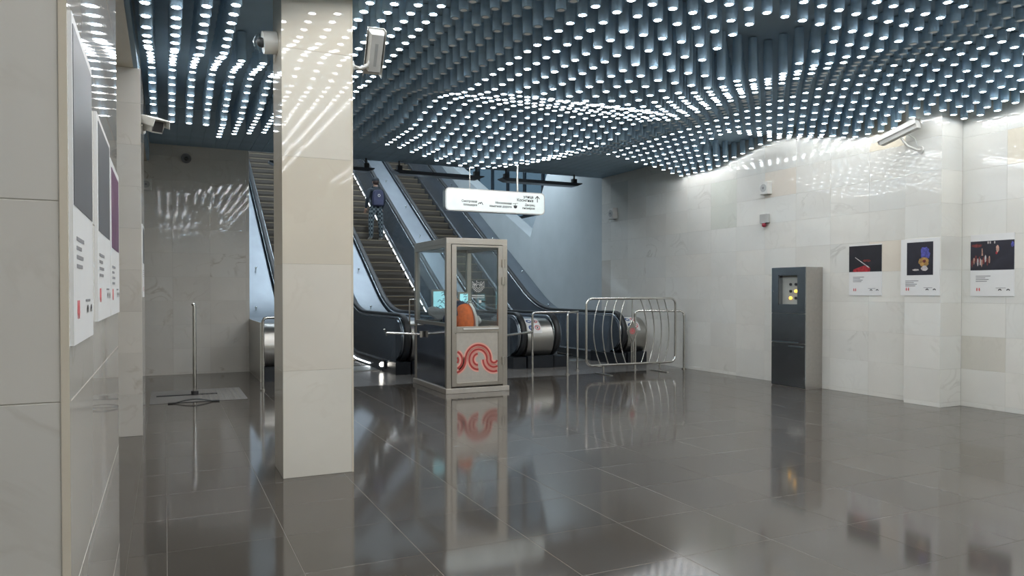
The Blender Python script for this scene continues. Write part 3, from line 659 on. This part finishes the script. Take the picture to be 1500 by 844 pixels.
MB().tube([(-.02, 0, z0), (-.02, 0, .55), (-.115, 0, .77), (0, 0, .985), (.115, 0, .77), (.02, 0, .55), (.02, 0, z0)], .011, 8).obj('badge_frame', M_CHROME, T)
bd_ = MB().prism([(-.1, .77), (0, .585), (.1, .77), (0, .955)], 'y', -.008, .008).obj('badge', M_STEEL, T)
mb = MB()
for r0, r1 in ((.055, .038), (.026, .0)):
    n = 24; mb.add([(r * math.cos(2 * math.pi * k / n), -.0095, .77 + r * math.sin(2 * math.pi * k / n)) for r in (r0, max(r1, .001)) for k in range(n)], [(k, (k + 1) % n, n + (k + 1) % n, n + k) for k in range(n)])
mb.obj('badge_mark', M_PRED, bd_)
for x in (-.62, .62):
    MB().cyl((x, 0, .012), (x, 0, z0), .014, 8).obj('foot_post', M_CHROME, T); MB().prism([(-.27, 0), (.27, 0), (.24, .012), (-.24, .012)], 'x', x - .035, x + .035).obj('foot', M_STEEL, T)
def railing(name, lb, path, posts, r=.021):
    c = path[0]; T = thing(name, (c[0], c[1], 0), lb, 'railing')
    MB().tube([(p[0] - c[0], p[1] - c[1], p[2]) for p in path], r, 10).obj('rail', M_CHROME, T)
    for (x, y, zt) in posts:
        MB().cyl((x - c[0], y - c[1], 0), (x - c[0], y - c[1], zt), r, 10).obj('post', M_CHROME, T); MB().cyl((x - c[0], y - c[1], 0), (x - c[0], y - c[1], .02), r * 2.1, 14).obj('base_flange', M_CHROME, T)
railing('railing', 'steel railing in front of stickered drum, between booth and barrier', [(6.06, 11.9, .9), (6.06, 11.9, 1.06), (6.075, 11.9, 1.1), (6.12, 11.9, 1.115), (6.98, 11.93, 1.115), (7.04, 11.95, 1.11)], [(6.06, 11.9, 1.06), (7.04, 11.95, 1.11)])
railing('railing', 'short return railing with bright top, nearest to the bowed barrier', [(6.55, 11.47, .9), (6.55, 11.47, 1.06), (6.57, 11.49, 1.11), (7.00, 11.87, 1.12)], [(6.55, 11.47, 1.06)])
railing('railing', 'low horizontal rail linking the booth to the drum railing', [(4.70, 10.9, .74), (6.04, 11.88, .76)], [])
railing('railing', 'steel railing behind the bowed barrier, against the right marble wall', [(8.17, 11.69, .9), (8.17, 11.69, 1.07), (8.19, 11.685, 1.11), (8.25, 11.68, 1.125), (9.0, 11.36, 1.12), (9.05, 11.34, 1.09), (9.06, 11.33, 1.0)], [(8.17, 11.69, 1.07), (9.06, 11.33, 1.05)])
railing('railing', 'steel railing before the leftmost deck, half behind the column', [(1.33, 11.6, .9), (1.33, 11.6, 1.05), (1.35, 11.6, 1.09), (1.4, 11.6, 1.1), (2.3, 11.6, 1.1)], [(1.33, 11.6, 1.05), (2.3, 11.6, 1.1)])
T = thing('post', (.375, 11.5, 0), 'lone polished steel post standing on the pale floor mat', 'post')
MB().tube([(0, 0, .02), (0, 0, 1.28), (-.01, 0, 1.31), (-.02, 0, 1.325)], .025, 14).obj('tube', M_CHROME, T); MB().cyl((0, 0, .005), (0, 0, .06), .05, 16).obj('base_collar', M_DARKP, T)
MB().box(-.5, .3, -.035, .035, .004, .016).obj('base_bar', M_DARKP, T)
T = MB().box(-.2, 1.03, 10.76, 12.1, 0, .005).obj('floor_mat', pm('mat_grey', (.165, .16, .15), .45, var=.1, scale=50)); tag(T, 'pale grey flat mat on the dark floor at the lone post', 'mat')
dm = MB()
for i in range(9):
    for j in range(16): dm.box(.42 + i * .065, .46 + i * .065, 10.82 + j * .078, 10.86 + j * .078, .005, .009)
tag(dm.obj('tread_dots', pm('mat_dots', (.22, .215, .20), .45), T), kind='stuff')
mb = MB(); N_ = 14
pr = [(.02 + .64 * i / N_, 10.72, .006 + .035 * max(0, math.sin(math.pi * (i - 2) / 10)) * (1 if 2 < i < 12 else 0)) for i in range(N_ + 1)]
vs = []
for p in pr: vs += [(p[0], p[1] - .03, p[2]), (p[0], p[1] + .05, p[2]), (p[0], p[1] + .05, p[2] + .008), (p[0], p[1] - .03, p[2] + .008)]
mb.add(vs, [(4 * i + k, 4 * i + (k + 1) % 4, 4 * i + 4 + (k + 1) % 4, 4 * i + 4 + k) for i in range(N_) for k in range(4)] + [(3, 2, 1, 0), (4 * N_, 4 * N_ + 1, 4 * N_ + 2, 4 * N_ + 3)])
tag(mb.obj('rubber_strip', M_RUBBER), 'black rubber strip curling up at the near edge of the mat', 'rubber strip')
# ------------------------------------------------------------------ steel cabinet on the right
T = thing('control_cabinet', (8.785, 8.12, 0), 'tall steel cabinet with two amber lamps against the right wall', 'cabinet')
cw, cdp, chh = .68, XR - 8.785, 1.875     # local: +x = into wall (depth), y = along wall
M_CAB = pm('cabinet_steel', (.33, .35, .37), .24, 1, .08, 6, .02); M_CABS = pm('cabinet_side_steel', (.45, .43, .40), .3, .8, .05, 20)
MB().box(.02, cdp, 0, cw, 0, chh).obj('body', M_CABS, T, bevel=.004)
MB().box(0, .02, .0, .07, 1.16, chh).box(0, .02, .07, .545, 1.76, chh).box(0, .02, .07, .545, 1.16, 1.29).box(0, .02, .545, cw, 1.16, chh).box(0, .02, .07, .155, 1.29, 1.76).obj('upper_door', M_CAB, T)
MB().box(.002, .02, .0, cw, .70, 1.152).obj('middle_door', M_CAB, T); MB().box(.002, .02, .0, cw, .02, .69).obj('lower_door', M_CAB, T)
dp = MB().box(.085, .10, .155, .545, 1.29, 1.76).obj('indicator_panel', pm('indicator_grey', (.36, .38, .36), .5), T)
# the recess is cut in the body: side cheeks
MB().box(.012, .10, .535, .545, 1.29, 1.76).box(.012, .10, .155, .165, 1.29, 1.76).box(.012, .10, .155, .545, 1.75, 1.76).box(.012, .10, .155, .545, 1.29, 1.30).obj('recess_frame', M_CAB, T)
for iy, iz, lit in ((0, 0, 0), (1, 0, 0), (0, 1, 0), (1, 1, 1), (0, 2, 1), (1, 2, 0)):
    y = .36 - iy * .105; z = 1.61 - iz * .107
    MB().cyl((.085, y, z), (.066, y, z), .022, 14).obj('indicator', M_AMBER if lit else M_DARKP, dp)
MB().prism([(-.009, .700), (.004, .722), (.004, .698)], 'y', .12, .66).obj('glint_strip', M_CHROME, T); MB().prism([(-.009, .640), (.004, .662), (.004, .638)], 'y', .02, .33).obj('glint_strip', M_CHROME, T)  # polished strips added for the bright reflection bands around the door seam
for y, z in ((.635, 1.50), (.635, .635), (.03, .16)): MB().cyl((.004, y, z), (-.006, y, z), .011, 10).obj('lock', M_CHROME, T)
# cut the body front behind the recess
bo = MB().box(-.01, .11, .155, .545, 1.29, 1.76)
body = [c for c in T.children if c.name.startswith('body')][0]
bpy.data.objects.remove(body)
MB().box(.105, cdp, 0, cw, 0, chh).box(.02, .105, 0, .155, 0, chh).box(.02, .105, .545, cw, 0, chh).box(.02, .105, .155, .545, 0, 1.29).box(.02, .105, .155, .545, 1.76, chh).obj('body', M_CABS, T)
# ------------------------------------------------------------------ posters
def poster(lb, w_, h_, loc, rz, pic, pw=None, group=None, top=.03, ph=None, draw=None):
    """local: x along the wall, -y out of it, z up from the bottom edge"""
    T = MB().box(-w_ / 2, w_ / 2, -.008, 0, 0, h_).obj('poster', M_PAPER); T.location = loc; T.rotation_euler = (0, 0, rz); tag(T, lb, 'poster')
    pw = pw or w_; ph = ph or .38
    p = MB().box(-pw / 2, pw / 2, -.0095, -.008, h_ - top - ph, h_ - top).obj('picture', pic, T)
    if draw: draw(p, pw, ph, h_ - top - ph)
    zc = h_ - top - ph
    for i, ln in enumerate((.34, .22, .30, .26)):
        MB().box(-w_ / 2 + .07, -w_ / 2 + .07 + w_ * ln, -.0092, -.008, zc - .08 - .022 * i, zc - .071 - .022 * i).obj('caption_line', M_INKG, T)
    mb = MB()
    for k in (0, .03): mb.prism([(-w_ / 2 + .075 + k, .075), (-w_ / 2 + .085 + k, .06), (-w_ / 2 + .095 + k, .075), (-w_ / 2 + .09 + k, .105), (-w_ / 2 + .08 + k, .105)], 'y', -.0094, -.008)
    mb.obj('red_logo', M_PRED, T)
    for k in (.0, .1):
        mb = MB(); x = w_ / 2 - .17 + k
        for a in range(0, 180, 30): mb.add([(x + r_ * math.cos(R(q)), -.0094, .07 + r_ * math.sin(R(q))) for q, r_ in ((a, .022), (a + 30, .022), (a + 30, .010), (a, .010))], [(0, 1, 2, 3)])
        mb.obj('dark_logo', M_INK, T)
    MB().box(w_ / 2 - .22, w_ / 2 - .10, -.0092, -.008, .10, .106).obj('caption_line', M_INKG, T)
    return T
def picmat(name, cols, scale=3.0, dist=1.2):
    m = bpy.data.materials.new(name); m.use_nodes = True; N = m.node_tree.nodes; L = m.node_tree.links; b = N['Principled BSDF']; b.inputs['Roughness'].default_value = .4
    tc = N.new('ShaderNodeTexCoord'); nz = N.new('ShaderNodeTexNoise'); nz.inputs['Scale'].default_value = scale; nz.inputs['Distortion'].default_value = dist; L.new(tc.outputs['Object'], nz.inputs['Vector'])
    cr = N.new('ShaderNodeValToRGB'); L.new(nz.outputs[0], cr.inputs[0]); L.new(cr.outputs[0], b.inputs['Base Color'])
    e = cr.color_ramp.elements; n = len(cols)
    e[0].position = .25; e[0].color = cols[0] + (1,); e[1].position = .8; e[1].color = cols[-1] + (1,)
    for i in range(1, n - 1): q = e.new(.25 + .55 * i / (n - 1)); q.color = cols[i] + (1,)
    return m
PD1 = picmat('photo_dark_red', [(.012, .012, .016), (.016, .016, .022), (.03, .02, .03)]); PD2 = picmat('photo_night', [(.012, .012, .02), (.018, .018, .03), (.03, .03, .05)])
PG = picmat('photo_grey', [(.05, .055, .065), (.07, .075, .085), (.09, .095, .10)], 1.2, .3); PPU = picmat('photo_purple', [(.06, .01, .05), (.12, .03, .10), (.16, .05, .12)], 4)
def flat(p, pts, m, y=-.0100): MB().add([(x, y, z) for x, z in pts], [tuple(range(len(pts)))]).obj('picture_shape', m, p)
def blob(p, cx, cz, rx, rz_, m, y=-.0100, n=20, wob=.18, seed=1):
    rd = random.Random(seed); flat(p, [(cx + rx * (1 + rd.uniform(-wob, wob)) * math.cos(2 * math.pi * k / n), cz + rz_ * (1 + rd.uniform(-wob, wob)) * math.sin(2 * math.pi * k / n)) for k in range(n)], m, y)
C_RED = pm('photo_red', (.32, .02, .03), .5, var=.5, scale=25); C_BLUE = pm('photo_blue', (.06, .065, .28), .5, var=.6, scale=30); C_YEL = pm('photo_ochre', (.36, .21, .06), .5, var=.4, scale=30)
C_PALE = pm('photo_pale', (.45, .42, .42), .5, var=.3, scale=30); C_SK = pm('photo_flesh', (.40, .24, .19), .5, var=.4, scale=30); C_DR = pm('photo_dim_red', (.14, .025, .025), .5, var=.6, scale=30)
def d1(p, w_, h_, z):
    flat(p, [(-w_ * .38, z), (w_ * .15, z), (w_ * .16, z + h_ * .14), (-w_ * .02, z + h_ * .24), (-w_ * .2, z + h_ * .17), (-w_ * .36, z + h_ * .1)], C_RED)
    flat(p, [(-w_ * .31, z + h_ * .55), (-w_ * .30, z + h_ * .57), (w_ * .14, z + h_ * .17), (w_ * .12, z + h_ * .14)], C_PALE, -.0104); blob(p, w_ * .06, z + h_ * .42, w_ * .12, h_ * .05, C_DR, seed=4)
def d2(p, w_, h_, z):
    blob(p, w_ * .2, z + h_ * .65, w_ * .17, h_ * .2, C_BLUE, seed=2); blob(p, w_ * .16, z + h_ * .4, w_ * .2, h_ * .14, C_YEL, -.0104, seed=3)
    blob(p, w_ * .17, z + h_ * .42, w_ * .06, h_ * .05, C_DR, -.0108, seed=5); blob(p, w_ * .18, z + h_ * .2, w_ * .12, h_ * .08, C_PALE, -.0106, seed=6); blob(p, -w_ * .15, z + h_ * .16, w_ * .14, h_ * .03, C_PALE, seed=8)
def d3(p, w_, h_, z):
    for k in range(10): blob(p, w_ * (-.46 + .045 * k), z + h_ * (.25 + .18 * ((k * 7) % 5) / 5), w_ * .02, h_ * .13, (C_DR, C_SK, C_DR, C_PALE)[k % 4], -.0100 - .0002 * k, seed=k)
    flat(p, [(-w_ * .24, z + h_ * .5), (-w_ * .2, z + h_ * .5), (-w_ * .215, z + h_ * .75), (-w_ * .23, z + h_ * .75)], C_SK, -.0124); flat(p, [(-w_ * .28, z + h_ * .18), (-w_ * .25, z + h_ * .18), (-w_ * .25, z + h_ * .4), (-w_ * .27, z + h_ * .4)], C_PALE, -.0124)
    blob(p, w_ * .13, z + h_ * .72, w_ * .035, h_ * .12, C_SK, -.0126, seed=11); blob(p, w_ * .11, z + h_ * .58, w_ * .025, h_ * .05, C_RED, -.0124, seed=12)
    for q in (-.1, -.05, .05): flat(p, [(w_ * q, z + h_ * .9), (w_ * (q + .03), z + h_ * .9), (w_ * (q + .03), z + h_ * .98), (w_ * q, z + h_ * .98)], C_PALE, -.0124)
    blob(p, w_ * .46, z + h_ * .85, w_ * .03, h_ * .1, C_BLUE, seed=13); blob(p, -w_ * .35, z + h_ * .85, w_ * .13, h_ * .06, C_DR, seed=14)
poster('poster with a dark photo of a red streak, nearest the steel cabinet', .545, .735, (XR, 7.36, 1.44), R(-90), PD1, None, draw=d1, top=.012)
poster('poster with an upright photo of blue and ochre shapes, on the pilaster', .55, .75, (XP, 6.405, 1.445), R(-90), PD2, .37, draw=d2, top=.045, ph=.435)
poster('poster with a dim crowd photo, rightmost, on the wall past the pilaster', .54, .785, (XN, 5.73, 1.44), R(-90), PD2, None, draw=d3, top=.085, ph=.37)
poster('nearest poster on the left pillar, with a tall plain grey photo', .50, .775, (-.2, 2.215, 1.373), R(90), PG, .47, top=.025, ph=.42)
poster('middle poster of three on the left pillar, with a narrow grey photo', .60, .66, (-.2, 2.935, 1.405), R(90), PG, .5, top=.02, ph=.35)
poster('farthest of the three posters on the left pillar, with a purple photo', .56, .62, (-.2, 3.545, 1.405), R(90), PPU, .46, top=.03, ph=.32)
poster('white poster seen edge-on on the farther left pillar', .5, .77, (-.22, 8.86, 1.44), R(90), PG, .44)
# ------------------------------------------------------------------ cameras, speakers, alarm
def bullet(lb, loc, d, L_=.42, w_=.12, mount=None, up=(0, 0, 1)):
    """camera housing pointing along d with sunshield; mount = list of points of the arm to the wall"""
    T = thing('security_camera', loc, lb, 'camera'); d = Vector(d).normalized(); sd = d.cross(Vector(up)).normalized(); u = sd.cross(d)
    rot = Matrix((sd, d, u)).transposed().to_euler()
    h = w_ * .92
    a = MB().prism([(-w_ / 2, .02), (-w_ * .38, -h * .5), (w_ * .38, -h * .5), (w_ / 2, .02), (w_ * .42, h * .5), (-w_ * .42, h * .5)], 'y', -L_ / 2, L_ / 2 - .04).obj('housing', M_WPAINT, T); a.rotation_euler = rot
    a = MB().prism([(-w_ * .62, 0), (-w_ * .54, h * .62), (w_ * .54, h * .62), (w_ * .62, 0), (w_ * .59, 0), (w_ * .5, h * .56), (-w_ * .5, h * .56), (-w_ * .59, 0)], 'y', -L_ / 2 - .01, L_ / 2 + .04).obj('sunshield', M_WPAINT, T); a.rotation_euler = rot
    a = MB().box(-w_ * .36, w_ * .36, L_ / 2 - .04, L_ / 2 - .03, -h * .4, h * .4).obj('front_glass', M_DARKP, T); a.rotation_euler = rot
    a = MB().box(-.012, .012, -L_ * .3, L_ * .25, -h * .53, -h * .5).obj('underside_rail', M_GREYP, T); a.rotation_euler = rot
    if mount:
        rel = [Vector(p) - Vector(loc) for p in mount]
        MB().tube(rel, .016, 8).obj('bracket_arm', M_WPAINT, T); n = (rel[-1] - rel[-2]).normalized()
        MB().cyl(rel[-1] - n * .02, rel[-1], .05, 14).obj('wall_plate', M_WPAINT, T)
    return T
T = bullet('white security camera on the right side of the marble column', (1.60, 6.06, 3.50), (.06, .62, -.72), .36, .13, [(1.60, 6.08, 3.44), (1.5, 6.1, 3.37), (CX1, 6.1, 3.37)])
MB().tube([(-.03, .0, -.03), (-.06, .01, -.11), (-.12, .02, -.14), (-.17, .03, -.12), (-.19, .04, -.08)], .012, 8).obj('cable', M_WPAINT, T)
T = bullet('white security camera high on the right pilaster, beside the upper wall lamps', (8.83, 6.62, 3.60), (-.12, 1, -.3), .56, .12, [(8.84, 6.58, 3.54), (8.86, 6.5, 3.42), (8.93, 6.42, 3.36), (XP, 6.40, 3.36)])
MB().tube([(.02, -.12, -.02), (.1, -.17, -.08), (.14, -.2, -.2)], .006, 6).obj('cable', M_WPAINT, T)
bullet('small white camera at the top of the farther left pillar', (-.10, 8.85, 3.30), (.45, -.85, -.3), .24, .15, [(-.15, 8.93, 3.28), (-.19, 8.95, 3.27), (-.22, 8.96, 3.27)])
def dome(lb, loc, d, r=.085, L_=.12, neck=.0, hm=None):
    T = thing('dome_camera', loc, lb, 'camera'); d = Vector(d).normalized()
    MB().cyl((0, 0, 0), d * L_, r, 18).cyl(-d * neck, (0, 0, 0), r * .4, 10).obj('housing', hm or M_WPAINT, T)
    b = MB().ball((0, 0, 0), r * .86, n=16).obj('dome', M_GLASS, T); b.location = d * L_
    b = MB().ball((0, 0, 0), r * .45, n=12).obj('lens_eye', M_DARKP, T); b.location = d * (L_ + .012)
dome('white dome camera on the left side of the marble column', (CX0, 6.3, 3.55), (-1, 0, -.12), .09, .11, 0)
dome('small dome camera high on the rear left marble wall', (.35, YB, 3.90), (0, -1, -.25), .085, .09, 0, M_INKG)
def speaker(lb, loc, rz, s=1.0):
    T = thing('wall_speaker', loc, lb, 'speaker', rz)
    MB().prism([(-.11 * s, 0), (.11 * s, 0), (.09 * s, -.10 * s), (-.09 * s, -.10 * s)], 'z', -.11 * s, .11 * s).obj('cabinet', M_WPAINT, T, bevel=.006)
    MB().cyl((0, -.10 * s, 0), (0, -.106 * s, 0), .07 * s, 20).obj('grille', M_GREYP, T); MB().cyl((0, -.105 * s, 0), (0, -.112 * s, 0), .022 * s, 14).obj('dust_cap', M_INKG, T)
speaker('white loudspeaker on the right wall above the red alarm', (XR, 9.27, 3.23), R(-90), .95)
speaker('loudspeaker on the right wall in the dim corner near the escalators', (XR, 13.9, 3.25), R(-90), 1.1)
speaker('grey loudspeaker on the rear wall next to the farther left pillar', (-.30, YB, 3.38), 0, .9)
T = thing('wall_alarm', (XR, 9.30, 2.72), 'small grey alarm box with dark red siren on the right wall', 'alarm')
MB().box(-.06, 0, -.09, .09, -.07, .08).obj('box', M_GREYP, T, bevel=.004); MB().cyl((-.045, 0, -.07), (-.045, 0, -.10), .03, 14).ball((-.045, 0, -.105), .037, n=14).obj('siren', pm('siren_red', (.25, .02, .04), .25), T)
# ------------------------------------------------------------------ the rider on the middle escalator
PX, PY = 5.66, 21.5
PZ = None
for st in e2.children:
    if st.name.startswith('step'):
        y = st.location.y + 12.62
        if y <= PY < y + .4: PZ = st.location.z; PY = y + .21
H_ = thing('person', (PX, PY, PZ), 'person with cap, backpack and checked trousers riding up an escalator', 'person', R(6))
q = 1.06
bp = [(0, 0, .93, .12, .10), (0, 0, 1.08, .125, .095), (0, -.01, 1.25, .15, .105), (0, 0, 1.40, .13, .085), (0, .01, 1.475, .06, .06), (0, .02, 1.53, .05, .05), (0, .02, 1.60, .078, .092), (0, .02, 1.67, .078, .092), (0, .015, 1.72, .045, .05),
      (.19, 0, 1.40, .068), (.25, -.02, 1.15, .055), (.24, .12, .95, .042), (.235, .17, .90, .032), (-.19, 0, 1.40, .068), (-.25, -.02, 1.15, .055), (-.24, .10, .95, .042), (-.235, .15, .90, .032),
      (.11, 0, .86, .105), (.14, .0, .50, .082), (.15, -.02, .10, .065), (.155, .0, .06, .045), (.16, .15, .035, .04), (-.11, 0, .86, .105), (-.14, 0, .50, .082), (-.15, -.02, .10, .065), (-.155, 0, .06, .045), (-.16, .15, .035, .04), (-.055, .125, 1.635, .018)]
bp = [tuple(c * q for c in p) for p in bp]
be = [(0, 1), (1, 2), (2, 3), (3, 4), (4, 5), (5, 6), (6, 7), (7, 8), (3, 9), (9, 10), (10, 11), (11, 12), (3, 13), (13, 14), (14, 15), (15, 16), (0, 17), (17, 18), (18, 19), (19, 20), (20, 21), (0, 22), (22, 23), (23, 24), (24, 25), (25, 26)]
bp = bp[:-1]
M_JACK = pm('dark_jacket', (.022, .03, .038), .8)
m = bpy.data.materials.new('checked_trousers'); m.use_nodes = True; N = m.node_tree.nodes; L = m.node_tree.links
ck = N.new('ShaderNodeTexChecker'); ck.inputs['Scale'].default_value = 16; ck.inputs[1].default_value = (.02, .03, .038, 1); ck.inputs[2].default_value = (.13, .16, .17, 1)
tc = N.new('ShaderNodeTexCoord'); L.new(tc.outputs['Object'], ck.inputs[0]); L.new(ck.outputs[0], N['Principled BSDF'].inputs[0]); N['Principled BSDF'].inputs['Roughness'].default_value = .9
hb = skin('body', bp, be, [M_JACK, m, M_SKIN, M_WPAINT], H_)
for p in hb.data.polygons:
    c = p.center / q
    if c.z < .07: p.material_index = 3
    elif c.z < .96 and abs(c.x) < .225: p.material_index = 1
    elif c.z > 1.50 and abs(c.x) < .12: p.material_index = 2
hand(H_, tuple(c * q for c in (.235, .16, .91)), (0, .6, -.8)); hand(H_, tuple(c * q for c in (-.235, .14, .91)), (0, .6, -.8))
fc = MB(); fc.ball((-.02 * q, .115 * q, 1.625 * q), .018, (.7, 1.3, 1), 8)
for s in (-1, 1): fc.ball((s * .085 * q, .02 * q, 1.62 * q), .026, (.4, .8, 1.2), 8)
fc.obj('ears_and_nose', M_SKIN, H_)
ha = MB(); ha.ball((0, .0, 1.635 * q), .098 * q, (.95, 1.0, 1.0), 14); ha.obj('hair', pm('brown_hair', (.05, .028, .02), .6, scale=50), H_)
cp = MB(); cp.ball((0, .01, 1.685 * q), .103 * q, (1, 1.08, .78), 14); cp.prism([(-.08, .09), (.08, .09), (.06, .21), (-.06, .21)], 'z', 1.685 * q, 1.70 * q); cp.obj('cap', M_JACK, H_)
bk = MB().prism([(-.15, 1.0), (.15, 1.0), (.165, 1.2), (.14, 1.42), (.08, 1.47), (-.08, 1.47), (-.14, 1.42), (-.165, 1.2)], 'y', -.27, -.10).obj('backpack', pm('backpack_navy', (.045, .05, .10), .7), H_, bevel=.03)
MB().tube([(.035 * math.cos(2 * math.pi * k / 14), -.275, 1.30 + .035 * math.sin(2 * math.pi * k / 14)) for k in range(14)], .007, 6, True).obj('badge', M_REFLEX, bk)
MB().box(-.12, .12, -.29, -.265, 1.02, 1.17).obj('front_pocket', pm('backpack_navy', (.045, .05, .10), .7), bk, bevel=.01)
for s in (-1, 1): MB().tube([(s * .09, -.11, 1.46 * q), (s * .1, -.0, 1.505 * q), (s * .11, .11, 1.40 * q), (s * .12, .12, 1.2 * q), (s * .15, -.08, 1.08 * q)], .018, 8).obj('shoulder_strap', M_JACK, bk)
